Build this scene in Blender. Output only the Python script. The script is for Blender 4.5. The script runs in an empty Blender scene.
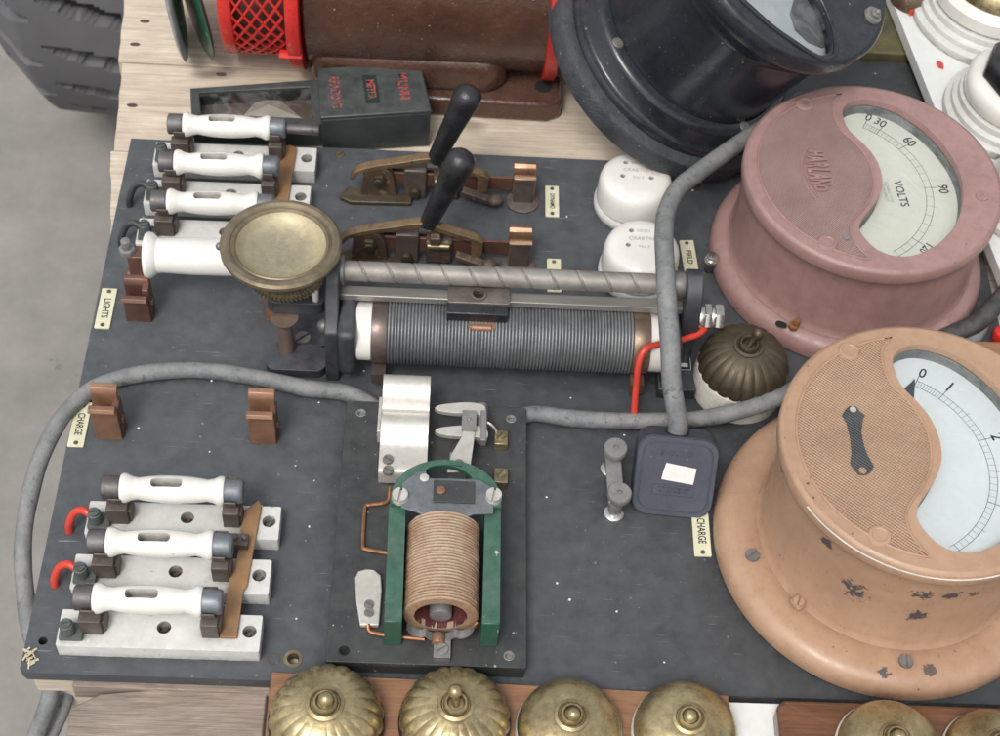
import bpy, bmesh, math, random
from math import sin, cos, pi, radians as R
from mathutils import Vector, Matrix, Euler, noise as mnoise
from mathutils.geometry import tessellate_polygon

# units: 1 unit = 1 cm.  z = 0 is the top of the slate panel, x runs along it, y runs away from the viewer
random.seed(7)
S = bpy.context.scene
S.unit_settings.system = 'METRIC'; S.unit_settings.scale_length = 0.01
COL = S.collection
CAM = Vector((26.161, -45.692, 95.194)); ROT = Euler((0.64547, -0.05577, 0.0093), 'XYZ'); F = 1588.5
MR = ROT.to_matrix()

def at(px, py, z):
    """where the sight line through a spot of the photo meets the height z"""
    d = MR @ Vector(((px-500)/F, -(py-368)/F, -1))
    return CAM + d*((z-CAM.z)/d.z)

# ------------------------------------------------------------------ materials
def M(name, c1, c2=None, rough=.5, metal=0., ns=1., bump=.15, bs=8., bd=.03, st=(1,1,1), var=.25,
      dust=0., dustc=(.30,.29,.27), chips=None, chipc=(.03,.03,.03), chips_s=1.2, spots=None, specks=0., hatch=None,
      coat=0., rv=.12, scratch=0., rotz=0., wave=None, ao=0., aoc=(.10, .085, .07), aod=.9, streak=0., soft=.01):
    m = bpy.data.materials.new(name); m.use_nodes = True
    nt = m.node_tree; N = nt.nodes; L = nt.links; N.clear()
    def nd(t, **k):
        n = N.new(t)
        for a, b in k.items():
            if a[0] == '_': setattr(n, a[1:], b)
            else: n.inputs[a].default_value = b
        return n
    def math_(op, a, b=None, clamp=False):
        n = nd('ShaderNodeMath', _operation=op, _use_clamp=clamp)
        for i, v in enumerate((a, b)):
            if v is None: continue
            if isinstance(v, (int, float)): n.inputs[i].default_value = v
            else: L.new(v, n.inputs[i])
        return n.outputs[0]
    def mix(f, a, b, bt='MIX'):
        n = nd('ShaderNodeMix', _data_type='RGBA', _blend_type=bt)
        for i, v in ((0, f), (6, a), (7, b)):
            if isinstance(v, (int, float)): n.inputs[i].default_value = v
            elif isinstance(v, tuple): n.inputs[i].default_value = (*v, 1) if len(v) == 3 else v
            else: L.new(v, n.inputs[i])
        return n.outputs[2]
    def ramp(v, a, b):
        n = nd('ShaderNodeMapRange', **{'From Min': a, 'From Max': b}); L.new(v, n.inputs[0]); return n.outputs[0]
    out = nd('ShaderNodeOutputMaterial'); p = nd('ShaderNodeBsdfPrincipled'); L.new(p.outputs[0], out.inputs[0])
    tc = nd('ShaderNodeTexCoord'); oi = nd('ShaderNodeObjectInfo')
    sc_ = nd('ShaderNodeVectorMath', _operation='SCALE', Scale=57.); sc_.inputs[0].default_value = (1, .7, .3)
    L.new(oi.outputs['Random'], sc_.inputs['Scale'])
    s2 = nd('ShaderNodeVectorMath', _operation='SCALE', Scale=40.); L.new(sc_.outputs[0], s2.inputs[0])
    ad = nd('ShaderNodeVectorMath', _operation='ADD'); L.new(tc.outputs['Object'], ad.inputs[0]); L.new(s2.outputs[0], ad.inputs[1])
    mp = nd('ShaderNodeMapping'); mp.inputs['Scale'].default_value = st; mp.inputs['Rotation'].default_value = (0, 0, rotz)
    L.new(ad.outputs[0], mp.inputs[0]); V = mp.outputs[0]
    def noi(scale, det=6, rg=.55, v=V, dist=0.):
        n = nd('ShaderNodeTexNoise', Scale=scale, Detail=det, Roughness=rg, Distortion=dist); L.new(v, n.inputs['Vector']); return n.outputs[0]
    c2 = c2 or tuple(x*.72 for x in c1)
    n1 = noi(ns*.35, 8, .62, dist=.4)
    col = mix(ramp(n1, .36, .66), (*c1, 1), (*c2, 1))
    n2 = noi(ns*2.3, 8, .7)
    col = mix(var, col, mix(ramp(n2, .3, .7), (.35, .35, .35, 1), (1, 1, 1, 1)), 'MULTIPLY')
    rg = math_('ADD', rough-rv, math_('MULTIPLY', ramp(n2, .3, .75), rv*2), True)
    met = None
    if scratch:
        w = nd('ShaderNodeMapping'); w.inputs['Scale'].default_value = (.25, 6, 1); w.inputs['Rotation'].default_value = (0, 0, .7)
        L.new(ad.outputs[0], w.inputs[0]); sn = noi(1.6, 3, .5, w.outputs[0])
        k = math_('MULTIPLY', ramp(sn, .68, .74), ramp(noi(.3), .45, .6)); k = math_('MULTIPLY', k, scratch)
        col = mix(k, col, (.32, .33, .34))
    if spots:
        tot = None
        for (cx, cy, cz, r_) in spots:
            d_ = nd('ShaderNodeVectorMath', _operation='DISTANCE'); L.new(tc.outputs['Object'], d_.inputs[0]); d_.inputs[1].default_value = (cx, cy, cz)
            k = ramp(d_.outputs['Value'], r_, r_*.3)
            tot = k if tot is None else math_('MAXIMUM', tot, k)
        k = ramp(math_('ADD', noi(2.2, 5, .7), math_('MULTIPLY', tot, .35)), .75-soft, .75+soft)
        col = mix(k, col, chipc)
        rg = math_('MAXIMUM', rg, math_('MULTIPLY', k, .6))
    if chips:
        k = ramp(noi(chips_s, 6, .65), chips, chips+.015)
        col = mix(k, col, chipc)
    if specks:
        v = nd('ShaderNodeTexVoronoi', Scale=1.7); L.new(V, v.inputs['Vector'])
        sep = nd('ShaderNodeSeparateColor'); L.new(v.outputs['Color'], sep.inputs[0])
        thr = math_('MULTIPLY', math_('POWER', sep.outputs[0], 6.), .16)
        k = math_('LESS_THAN', v.outputs['Distance'], thr)
        v2 = nd('ShaderNodeTexVoronoi', Scale=4.7); L.new(V, v2.inputs['Vector'])
        sep2 = nd('ShaderNodeSeparateColor'); L.new(v2.outputs['Color'], sep2.inputs[0])
        k2 = math_('LESS_THAN', v2.outputs['Distance'], math_('MULTIPLY', math_('POWER', sep2.outputs[0], 9.), .17))
        k = math_('MULTIPLY', math_('MAXIMUM', k, k2), specks)
        col = mix(k, col, (.62, .61, .57))
    if dust:
        ge = nd('ShaderNodeNewGeometry'); sx = nd('ShaderNodeSeparateXYZ'); L.new(ge.outputs['Normal'], sx.inputs[0])
        k = math_('MULTIPLY', ramp(sx.outputs[2], .2, .95), math_('MULTIPLY', ramp(noi(.8, 9, .7), .32, .72), dust))
        col = mix(k, col, dustc); rg = math_('ADD', rg, math_('MULTIPLY', k, .45), True)
        if metal: met = math_('MULTIPLY', math_('SUBTRACT', 1., k), metal)
    if streak:
        w = nd('ShaderNodeMapping'); w.inputs['Scale'].default_value = (1.6, 1.6, .12); L.new(ad.outputs[0], w.inputs[0])
        k = math_('MULTIPLY', ramp(noi(1.3, 6, .65, w.outputs[0]), .50, .72), streak); col = mix(k, col, aoc)
    if ao:  # grime and shade painted into the colour in recesses and under lips
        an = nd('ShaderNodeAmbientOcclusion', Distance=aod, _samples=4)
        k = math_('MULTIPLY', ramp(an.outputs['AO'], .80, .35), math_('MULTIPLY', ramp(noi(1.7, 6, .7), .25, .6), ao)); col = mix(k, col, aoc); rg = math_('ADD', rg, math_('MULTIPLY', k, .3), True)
    L.new(col, p.inputs['Base Color']); L.new(rg, p.inputs['Roughness'])
    if met is not None: L.new(met, p.inputs['Metallic'])
    else: p.inputs['Metallic'].default_value = metal
    if coat: p.inputs['Coat Weight'].default_value = coat; p.inputs['Coat Roughness'].default_value = .15
    h = math_('ADD', math_('MULTIPLY', noi(bs, 6, .65), 1.), math_('MULTIPLY', noi(bs*.25, 3), .8))
    b = nd('ShaderNodeBump', Strength=bump, Distance=bd); L.new(h, b.inputs['Height'])
    last = b
    if hatch:
        sx = nd('ShaderNodeSeparateXYZ'); L.new(tc.outputs['Object'], sx.inputs[0])
        a_ = math_('SINE', math_('MULTIPLY', math_('ADD', sx.outputs[0], math_('MULTIPLY', sx.outputs[1], hatch[1])), hatch[0]))
        b_ = math_('SINE', math_('MULTIPLY', math_('SUBTRACT', math_('MULTIPLY', sx.outputs[0], hatch[1]), sx.outputs[1]), hatch[0]))
        hh = math_('MULTIPLY', a_, b_) if len(hatch) < 4 else a_
        b2 = nd('ShaderNodeBump', Strength=hatch[2], Distance=.06); L.new(hh, b2.inputs['Height']); L.new(b.outputs[0], b2.inputs['Normal']); last = b2
    if wave:   # (axis vector, frequency, strength): wound wire, knurling
        sx = nd('ShaderNodeVectorMath', _operation='DOT_PRODUCT'); sx.inputs[1].default_value = wave[0]; L.new(tc.outputs['Object'], sx.inputs[0])
        a_ = math_('SINE', math_('MULTIPLY', sx.outputs['Value'], wave[1]))
        b2 = nd('ShaderNodeBump', Strength=wave[2], Distance=.08); L.new(a_, b2.inputs['Height']); L.new(b.outputs[0], b2.inputs['Normal']); last = b2
    L.new(last.outputs[0], p.inputs['Normal'])
    return m

def glass_mat():
    m = bpy.data.materials.new('thin_glass'); m.use_nodes = True; nt = m.node_tree; N = nt.nodes; N.clear()
    o = N.new('ShaderNodeOutputMaterial'); mx = N.new('ShaderNodeMixShader'); t = N.new('ShaderNodeBsdfTransparent'); g = N.new('ShaderNodeBsdfGlossy'); f = N.new('ShaderNodeFresnel')
    t.inputs[0].default_value = (.93, .96, .97, 1); g.inputs['Roughness'].default_value = .08; f.inputs[0].default_value = 1.5
    nt.links.new(f.outputs[0], mx.inputs[0]); nt.links.new(t.outputs[0], mx.inputs[1]); nt.links.new(g.outputs[0], mx.inputs[2]); df = N.new('ShaderNodeBsdfDiffuse'); df.inputs[0].default_value = (.75, .77, .78, 1); m2 = N.new('ShaderNodeMixShader'); nz = N.new('ShaderNodeTexNoise'); tc = N.new('ShaderNodeTexCoord')
    nz.inputs['Scale'].default_value = .35; nz.inputs['Detail'].default_value = 8; nz.inputs['Distortion'].default_value = 1.5; mr = N.new('ShaderNodeMapRange'); mr.inputs[1].default_value = .45; mr.inputs[2].default_value = .75; mr.inputs[4].default_value = .16
    nt.links.new(tc.outputs['Object'], nz.inputs['Vector']); nt.links.new(nz.outputs[0], mr.inputs[0]); nt.links.new(mr.outputs[0], m2.inputs[0]); nt.links.new(mx.outputs[0], m2.inputs[1]); nt.links.new(df.outputs[0], m2.inputs[2]); nt.links.new(m2.outputs[0], o.inputs[0])
    return m

def wood_mat(name, c1, c2, rough=.75, knots=True, gl=1., knotc=(.12, .085, .06), bump=.35, dark=.5, coat=0.):
    m = bpy.data.materials.new(name); m.use_nodes = True; nt = m.node_tree; N = nt.nodes; L = nt.links; N.clear()
    def nd(t, **k):
        n = N.new(t)
        for a, b in k.items():
            if a[0] == '_': setattr(n, a[1:], b)
            else: n.inputs[a].default_value = b
        return n
    o = nd('ShaderNodeOutputMaterial'); p = nd('ShaderNodeBsdfPrincipled', Roughness=rough); L.new(p.outputs[0], o.inputs[0])
    p.inputs['Coat Weight'].default_value = coat
    tc = nd('ShaderNodeTexCoord'); oi = nd('ShaderNodeObjectInfo'); s = nd('ShaderNodeMath', _operation='MULTIPLY'); L.new(oi.outputs['Random'], s.inputs[0]); s.inputs[1].default_value = 300
    cb = nd('ShaderNodeCombineXYZ'); L.new(s.outputs[0], cb.inputs[0]); L.new(s.outputs[0], cb.inputs[1])
    ad = nd('ShaderNodeVectorMath', _operation='ADD'); L.new(tc.outputs['Object'], ad.inputs[0]); L.new(cb.outputs[0], ad.inputs[1])
    # warp for figure
    nw = nd('ShaderNodeTexNoise', Scale=.09, Detail=3.); mw = nd('ShaderNodeMapping'); mw.inputs['Scale'].default_value = (.5, 1.5, 1); L.new(ad.outputs[0], mw.inputs[0]); L.new(mw.outputs[0], nw.inputs['Vector'])
    wsc = nd('ShaderNodeVectorMath', _operation='SCALE', Scale=9.); L.new(nw.outputs['Color'], wsc.inputs[0])
    ad2 = nd('ShaderNodeVectorMath', _operation='ADD'); L.new(ad.outputs[0], ad2.inputs[0]); L.new(wsc.outputs[0], ad2.inputs[1])
    mp = nd('ShaderNodeMapping'); mp.inputs['Scale'].default_value = (.045*gl, 1.1*gl, 1.1*gl); L.new(ad2.outputs[0], mp.inputs[0])
    n1 = nd('ShaderNodeTexNoise', Scale=1.2, Detail=9., Roughness=.65); L.new(mp.outputs[0], n1.inputs['Vector'])
    mp2 = nd('ShaderNodeMapping'); mp2.inputs['Scale'].default_value = (.12*gl, 5*gl, 5*gl); L.new(ad.outputs[0], mp2.inputs[0])
    n2 = nd('ShaderNodeTexNoise', Scale=1.5, Detail=6., Roughness=.7); L.new(mp2.outputs[0], n2.inputs['Vector'])
    n3 = nd('ShaderNodeTexNoise', Scale=.25, Detail=7., Roughness=.65); L.new(ad.outputs[0], n3.inputs['Vector'])
    def rp(v, a, b):
        n = nd('ShaderNodeMapRange', **{'From Min': a, 'From Max': b}); L.new(v, n.inputs[0]); return n.outputs[0]
    def mix(f, a, b, bt='MIX'):
        n = nd('ShaderNodeMix', _data_type='RGBA', _blend_type=bt)
        for i, v in ((0, f), (6, a), (7, b)):
            if isinstance(v, (int, float)): n.inputs[i].default_value = v
            elif isinstance(v, tuple): n.inputs[i].default_value = (*v, 1)
            else: L.new(v, n.inputs[i])
        return n.outputs[2]
    col = mix(rp(n1.outputs[0], .35, .65), c1, c2)
    col = mix(dark, col, mix(rp(n2.outputs[0], .35, .6), (.45, .42, .4), (1, 1, 1)), 'MULTIPLY')
    col = mix(.45, col, mix(rp(n3.outputs[0], .3, .7), (.55, .53, .52), (1, 1, 1)), 'MULTIPLY')
    if knots:
        v = nd('ShaderNodeTexVoronoi', Scale=.075); mk = nd('ShaderNodeMapping'); mk.inputs['Scale'].default_value = (.6, 1.3, 0); L.new(ad2.outputs[0], mk.inputs[0]); L.new(mk.outputs[0], v.inputs['Vector'])
        k = rp(v.outputs['Distance'], .13, .05); col = mix(k, col, knotc)
    L.new(col, p.inputs['Base Color'])
    b = nd('ShaderNodeBump', Strength=bump, Distance=.08); L.new(n2.outputs[0], b.inputs['Height']); L.new(b.outputs[0], p.inputs['Normal'])
    return m

# ------------------------------------------------------------------ mesh building
def crom(P, n=8, closed=False):
    P = [Vector(p) for p in P]; out = []; m = len(P)
    rng = range(m) if closed else range(m-1)
    for i in rng:
        p1, p2 = P[i], P[(i+1) % m]
        p0 = P[i-1] if (i > 0 or closed) else p1*2-p2
        p3 = P[(i+2) % m] if (i+2 < m or closed) else p2*2-p1
        for k in range(n):
            t = k/n
            out.append(.5*((2*p1)+(p2-p0)*t+(2*p0-5*p1+4*p2-p3)*t*t+(3*p1-p0-3*p2+p3)*t**3))
    if not closed: out.append(P[-1])
    return out

def circle(cx, cy, r, n=24, a0=0., a1=None):
    if a1 is None: return [(cx+r*cos(2*pi*i/n), cy+r*sin(2*pi*i/n)) for i in range(n)]
    return [(cx+r*cos(a0+(a1-a0)*i/n), cy+r*sin(a0+(a1-a0)*i/n)) for i in range(n+1)]

def rrect(x0, x1, y0, y1, r, n=5):
    o = []
    for cx, cy, a in ((x1-r, y1-r, 0), (x0+r, y1-r, pi/2), (x0+r, y0+r, pi), (x1-r, y0+r, 1.5*pi)):
        o += [(cx+r*cos(a+pi/2*i/n), cy+r*sin(a+pi/2*i/n)) for i in range(n+1)]
    return o

def frame_to(axis):
    return Vector(axis).normalized().to_track_quat('Z', 'Y').to_matrix().to_4x4()

class MB:
    def __init__(s): s.v = []; s.f = []; s.X = Matrix()
    def add(s, vs, fs):
        b = len(s.v); s.v += [s.X @ Vector(v) for v in vs]; s.f += [tuple(b+i for i in f) for f in fs]; return s
    def box(s, x0, x1, y0, y1, z0, z1):
        return s.add([(x, y, z) for z in (z0, z1) for x, y in ((x0, y0), (x1, y0), (x1, y1), (x0, y1))],
                     [(0, 3, 2, 1), (4, 5, 6, 7), (0, 1, 5, 4), (1, 2, 6, 5), (2, 3, 7, 6), (3, 0, 4, 7)])
    def quadprism(s, q, z0, z1, tz=0):
        return s.prism([(p[0], p[1]) for p in q], z0, z1)
    def prism(s, out, z0, z1, holes=()):
        loops = [list(out)]+[list(h) for h in holes]
        fl = [Vector((a, b, 0)) for l in loops for a, b in l]
        tris = tessellate_polygon([[Vector((a, b, 0)) for a, b in l] for l in loops])
        n = len(fl); vs = [(p.x, p.y, z0) for p in fl]+[(p.x, p.y, z1) for p in fl]; fs = []
        for t in tris:
            fs.append(tuple(t)); fs.append(tuple(i+n for i in reversed(t)))
        b = 0
        for l in loops:
            k = len(l)
            for i in range(k):
                j = (i+1) % k; fs.append((b+i, b+j, b+j+n, b+i+n))
            b += k
        return s.add(vs, fs)
    def sheet(s, out, z, holes=()):
        loops = [list(out)]+[list(h) for h in holes]
        fl = [(a, b, z) for l in loops for a, b in l]
        return s.add(fl, [tuple(t) for t in tessellate_polygon([[Vector((a, b, 0)) for a, b in l] for l in loops])])
    def lathe(s, prof, c=(0, 0, 0), axis=(0, 0, 1), n=48, mod=None, cap0=True, cap1=True):
        T = Matrix.Translation(c) @ frame_to(axis); vs = []; fs = []
        for i, (r, z) in enumerate(prof):
            for k in range(n):
                a = 2*pi*k/n; rr = r*(mod(a, i/(len(prof)-1)) if mod else 1)
                vs.append(T @ Vector((rr*cos(a), rr*sin(a), z)))
        for i in range(len(prof)-1):
            for k in range(n):
                k2 = (k+1) % n; fs.append((i*n+k, i*n+k2, (i+1)*n+k2, (i+1)*n+k))
        if cap0: fs.append(tuple(reversed(range(n))))
        if cap1: fs.append(tuple((len(prof)-1)*n+k for k in range(n)))
        return s.add(vs, fs)
    def cyl(s, p0, p1, r0, r1=None, n=24):
        p0 = Vector(p0); p1 = Vector(p1); h = (p1-p0).length; r1 = r0 if r1 is None else r1
        return s.lathe([(r0, 0), (r1, h)], p0, p1-p0, n)
    def rcyl(s, p0, p1, r, e=.1, n=28):
        p0 = Vector(p0); p1 = Vector(p1); h = (p1-p0).length
        return s.lathe([(r-e, 0), (r-e*.3, e*.3), (r, e), (r, h-e), (r-e*.3, h-e*.3), (r-e, h)], p0, p1-p0, n)
    def ball(s, c, r, sz=1., n=20):
        return s.lathe([(max(.001, r*sin(pi*i/12)), -r*sz*cos(pi*i/12)) for i in range(13)], c, (0, 0, 1), n)
    def tube(s, pts, r, n=12, sub=8, rfn=None, closed=False):
        P = crom(pts, sub, closed) if sub > 1 else [Vector(p) for p in pts]
        up = Vector((0, 0, 1)); vs = []; fs = []; m = len(P); N_ = None
        for i, p in enumerate(P):
            if closed: t = (P[(i+1) % m]-P[i-1]).normalized()
            else: t = (P[min(i+1, m-1)]-P[max(i-1, 0)]).normalized()
            if N_ is None: N_ = t.cross(up if abs(t.z) < .9 else Vector((1, 0, 0))).normalized()
            else: N_ = (N_-t*N_.dot(t)).normalized()
            B = t.cross(N_); rr = r if rfn is None else rfn(i/(m-1))
            for k in range(n):
                a = 2*pi*k/n; vs.append(p+(N_*cos(a)+B*sin(a))*rr)
        for i in range(m if closed else m-1):
            i2 = (i+1) % m
            for k in range(n):
                k2 = (k+1) % n; fs.append((i*n+k, i*n+k2, i2*n+k2, i2*n+k))
        if not closed: fs += [tuple(reversed(range(n))), tuple((m-1)*n+k for k in range(n))]
        return s.add(vs, fs)
    def strip(s, path, th, x0, x1):
        """bent sheet metal: path of (y, z) points with thickness th, spanning x0..x1"""
        n = len(path); L_ = []; R_ = []
        for i in range(n):
            a = Vector(path[max(i-1, 0)]); b = Vector(path[min(i+1, n-1)]); t = (b-a).normalized(); q = Vector((-t.y, t.x))*th/2
            L_.append(Vector(path[i])+q); R_.append(Vector(path[i])-q)
        o = L_+R_[::-1]; m = len(o); vs = [(x, p.x, p.y) for x in (x0, x1) for p in o]
        fs = []
        for i in range(m):
            j = (i+1) % m; fs.append((i, j, j+m, i+m))
        for i in range(n-1):
            a, b, c, d = i, i+1, m-2-i, m-1-i
            fs.append((a, b, c, d)); fs.append((d+m, c+m, b+m, a+m))
        return s.add(vs, fs)
    def bar(s, p0, p1, w, h, up=(0, 0, 1)):
        p0 = Vector(p0); p1 = Vector(p1); t = (p1-p0).normalized(); sd = t.cross(Vector(up)).normalized(); u = sd.cross(t)
        vs = [p+sd*a*w/2+u*b*h/2 for p in (p0, p1) for a, b in ((-1, -1), (1, -1), (1, 1), (-1, 1))]
        return s.add(vs, [(0, 3, 2, 1), (4, 5, 6, 7), (0, 1, 5, 4), (1, 2, 6, 5), (2, 3, 7, 6), (3, 0, 4, 7)])
    def slotscrew(s, c, r, h=.12, ang=.7, axis=(0, 0, 1)):
        T = Matrix.Translation(c) @ frame_to(axis) @ Matrix.Rotation(ang, 4, 'Z'); old = s.X; s.X = old @ T
        w = r*.16; n = 9; al = math.asin(w/r)
        s.lathe([(r, 0), (r*.98, h*.4)], n=20)
        for sg in (0, pi):
            o = [(r*.96*cos(al+(pi-2*al)*i/n+sg), r*.96*sin(al+(pi-2*al)*i/n+sg)) for i in range(n+1)]
            s.prism(o, h*.4, h)
        s.X = old; return s
    def build(s, name, mat, parent=None, bev=0., ang=38, loc=None, segs=2, cut=None):
        me = bpy.data.meshes.new(name)
        o = bpy.data.objects.new(name, me); COL.objects.link(o)
        off = Vector((0, 0, 0))
        if parent is not None:
            o.parent = parent; q = parent
            while q: off += q.location; q = q.parent
        elif loc is not None: o.location = loc; off = Vector(loc)
        me.from_pydata([v-off for v in s.v], [], s.f)
        bm = bmesh.new(); bm.from_mesh(me); bmesh.ops.recalc_face_normals(bm, faces=bm.faces)
        for f in bm.faces: f.smooth = True
        bm.to_mesh(me); bm.free()
        me.set_sharp_from_angle(angle=R(ang)); me.materials.append(mat)
        if cut is not None:
            cm = bpy.data.meshes.new('tmp'); cm.from_pydata([v-off for v in cut.v], [], cut.f)
            b2 = bmesh.new(); b2.from_mesh(cm); bmesh.ops.recalc_face_normals(b2, faces=b2.faces); b2.to_mesh(cm); b2.free()
            co = bpy.data.objects.new('tmp', cm); COL.objects.link(co)
            if parent is not None: co.parent = parent
            elif loc is not None: co.location = loc
            md = o.modifiers.new('cut', 'BOOLEAN'); md.object = co; md.operation = 'DIFFERENCE'; md.solver = 'EXACT'
            bpy.context.view_layer.update()
            new = bpy.data.meshes.new_from_object(o.evaluated_get(bpy.context.evaluated_depsgraph_get()))
            o.modifiers.clear(); o.data = new; new.name = name
            bpy.data.objects.remove(co); new.set_sharp_from_angle(angle=R(ang))
        if bev:
            b = o.modifiers.new('bevel', 'BEVEL'); b.width = bev; b.segments = segs; b.limit_method = 'ANGLE'; b.angle_limit = R(38); b.harden_normals = False
        return o

def tag(o, label, cat, group=None):
    o['label'] = label; o['category'] = cat
    if group: o['group'] = group
    return o
def thing(name, label, cat, loc=(0, 0, 0), group=None):
    o = bpy.data.objects.new(name, None); COL.objects.link(o); o.location = loc; o.empty_display_size = 1
    return tag(o, label, cat, group)
def struct(o): o['kind'] = 'structure'; return o
def copy_tree(o, parent=None):
    c = o.copy(); COL.objects.link(c); c.parent = parent
    for ch in list(o.children): copy_tree(ch, c)
    return c
def dup(root, dx, dy, dz=0., label=None):
    c = copy_tree(root); c.location = Vector(root.location)+Vector((dx, dy, dz))
    if label: c['label'] = label
    return c
def text(s, size, mat, parent, loc, rz=0., ext=.01, name='lettering', X=None, sx=1., bold=0.):
    cu = bpy.data.curves.new(name, 'FONT'); cu.body = s; cu.size = size; cu.extrude = ext; cu.align_x = 'CENTER'; cu.align_y = 'CENTER'; cu.offset = bold
    cu.resolution_u = 3
    t = bpy.data.objects.new('tmp', cu); COL.objects.link(t); bpy.context.view_layer.update()
    me = bpy.data.meshes.new_from_object(t.evaluated_get(bpy.context.evaluated_depsgraph_get())); bpy.data.objects.remove(t); bpy.data.curves.remove(cu)
    off = Vector((0, 0, 0)); q = parent
    while q: off += q.location; q = q.parent
    T = (X if X is not None else Matrix.Translation(Vector(loc)) @ Matrix.Rotation(rz, 4, 'Z')) @ Matrix.Diagonal((sx, 1, 1, 1))
    me.transform(Matrix.Translation(-off) @ T); me.name = name
    me.materials.clear(); me.materials.append(mat)
    o = bpy.data.objects.new(name, me); COL.objects.link(o); o.parent = parent
    return o

# ------------------------------------------------------------------ palette
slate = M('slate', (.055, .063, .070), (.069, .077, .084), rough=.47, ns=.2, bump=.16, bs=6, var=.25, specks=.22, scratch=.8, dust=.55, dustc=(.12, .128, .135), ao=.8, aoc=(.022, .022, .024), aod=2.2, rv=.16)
slate2 = M('black_ebonite', (.026, .029, .030), (.040, .043, .043), rough=.45, ns=.5, bump=.2, bs=9, specks=.55, dust=.3, dustc=(.12, .12, .12))
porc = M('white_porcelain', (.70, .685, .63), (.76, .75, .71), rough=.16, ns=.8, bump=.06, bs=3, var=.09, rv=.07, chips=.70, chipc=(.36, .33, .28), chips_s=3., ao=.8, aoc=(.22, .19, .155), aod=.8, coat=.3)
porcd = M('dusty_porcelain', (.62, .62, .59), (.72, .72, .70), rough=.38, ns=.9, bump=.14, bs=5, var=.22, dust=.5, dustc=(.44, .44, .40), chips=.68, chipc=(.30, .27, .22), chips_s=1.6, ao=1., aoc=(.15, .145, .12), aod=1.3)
cream = M('cream_porcelain', (.60, .58, .50), (.68, .67, .61), rough=.28, ns=.9, var=.18, bump=.06, dust=.25, dustc=(.42, .40, .34), ao=.6, aoc=(.2, .17, .13))
capm = M('tarnished_cap', (.10, .085, .078), (.15, .15, .16), rough=.48, metal=.55, ns=1.6, bump=.25, bs=10, dust=.35, dustc=(.22, .22, .21))
capb = M('steel_cap', (.11, .13, .15), (.20, .22, .24), rough=.45, metal=.5, ns=1.8, bump=.25, bs=10, dust=.3)
clipm = M('dark_bronze', (.11, .082, .068), (.16, .135, .12), rough=.48, metal=.45, ns=2.2, bump=.35, bs=10, var=.4, dust=.4, dustc=(.22, .2, .18), chips=.66, chipc=(.10, .14, .13), chips_s=2.5)
copper = M('weathered_copper', (.37, .20, .115), (.25, .13, .08), rough=.45, metal=.45, ns=1.2, bump=.15, bs=6, dust=.15)
copperb = M('bright_copper', (.50, .33, .22), (.36, .21, .13), rough=.36, metal=.75, ns=1.5, bump=.1)
copperd = M('brown_copper', (.20, .10, .07), (.13, .065, .05), rough=.45, metal=.5, ns=1.5, bump=.2, dust=.15)
busm = M('lacquered_copper_bar', (.42, .235, .10), (.27, .14, .06), rough=.5, metal=.4, ns=.8, bump=.15, dust=.2, chips=.68, chipc=(.45, .42, .36), chips_s=1.5)
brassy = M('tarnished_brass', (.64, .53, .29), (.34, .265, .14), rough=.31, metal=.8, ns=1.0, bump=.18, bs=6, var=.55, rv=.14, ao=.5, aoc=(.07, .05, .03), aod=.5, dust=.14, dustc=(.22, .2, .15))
brassd = M('dark_brass', (.10, .078, .045), (.065, .052, .035), rough=.48, metal=.6, ns=1.6, bump=.3, bs=7, dust=.3, dustc=(.19, .175, .14))
dishm = M('dull_brass_dish', (.52, .45, .28), (.36, .31, .20), rough=.48, metal=.35, ns=.8, bump=.15, bs=9, var=.4, dust=.4, dustc=(.34, .31, .23), spots=[(-.3, -.2, 3.9, 3.2)], chipc=(.23, .215, .16), soft=.22)
dishr = M('brass_rim', (.26, .21, .125), (.17, .135, .085), rough=.4, metal=.65, ns=1.5, bump=.2, bs=9, dust=.25)
silver = M('nickel_plate', (.72, .70, .64), (.62, .59, .53), rough=.42, metal=.6, ns=1.2, bump=.12, bs=9, var=.2, dust=.2, dustc=(.45, .44, .4))
steel = M('grey_steel', (.26, .25, .24), (.17, .16, .155), rough=.42, metal=.6, ns=1.5, bump=.2, bs=8, dust=.3)
zinc = M('bright_zinc', (.75, .74, .70), (.55, .54, .5), rough=.25, metal=.9, ns=2.5, bump=.1)
greym = M('grey_alloy', (.30, .30, .29), (.22, .22, .21), rough=.55, metal=.5, ns=2, bump=.25, bs=9, dust=.3)
screwb = M('brass_screw', (.40, .34, .2), (.25, .2, .12), rough=.4, metal=.8, ns=3, bump=.2)
blackp = M('black_japan', (.022, .023, .028), (.05, .052, .06), rough=.42, ns=1.2, bump=.25, bs=7, dust=.45, dustc=(.13, .135, .155))
blackk = M('black_knob', (.010, .010, .012), (.022, .022, .024), rough=.2, ns=2, bump=.6, bs=6, bd=.06, dust=.14, dustc=(.2, .2, .2))
bakel = M('navy_bakelite', (.035, .042, .058), (.055, .062, .082), rough=.45, ns=1, bump=.12, bs=9, dust=.3, dustc=(.11, .12, .15), specks=.3)
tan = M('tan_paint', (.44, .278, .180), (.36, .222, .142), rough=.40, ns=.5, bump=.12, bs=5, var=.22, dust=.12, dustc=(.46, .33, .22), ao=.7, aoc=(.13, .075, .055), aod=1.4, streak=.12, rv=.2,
        chips=.675, chipc=(.07, .055, .06), chips_s=1.9, scratch=.25, spots=[(-4.9, -8.3, 7., 1.9), (-1.0, -9.0, 9.2, 1.2), (.8, -9.0, 9.2, 1.1), (2.6, -9.2, 9, 1.0), (-.5, -9, 6.2, 1.2), (-6.8, -6.2, 10.2, .9), (1.2, -10.6, 1.9, .8), (-1.8, -10.8, 1.6, .8), (-9.6, -1, 10.5, .9)])
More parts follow.
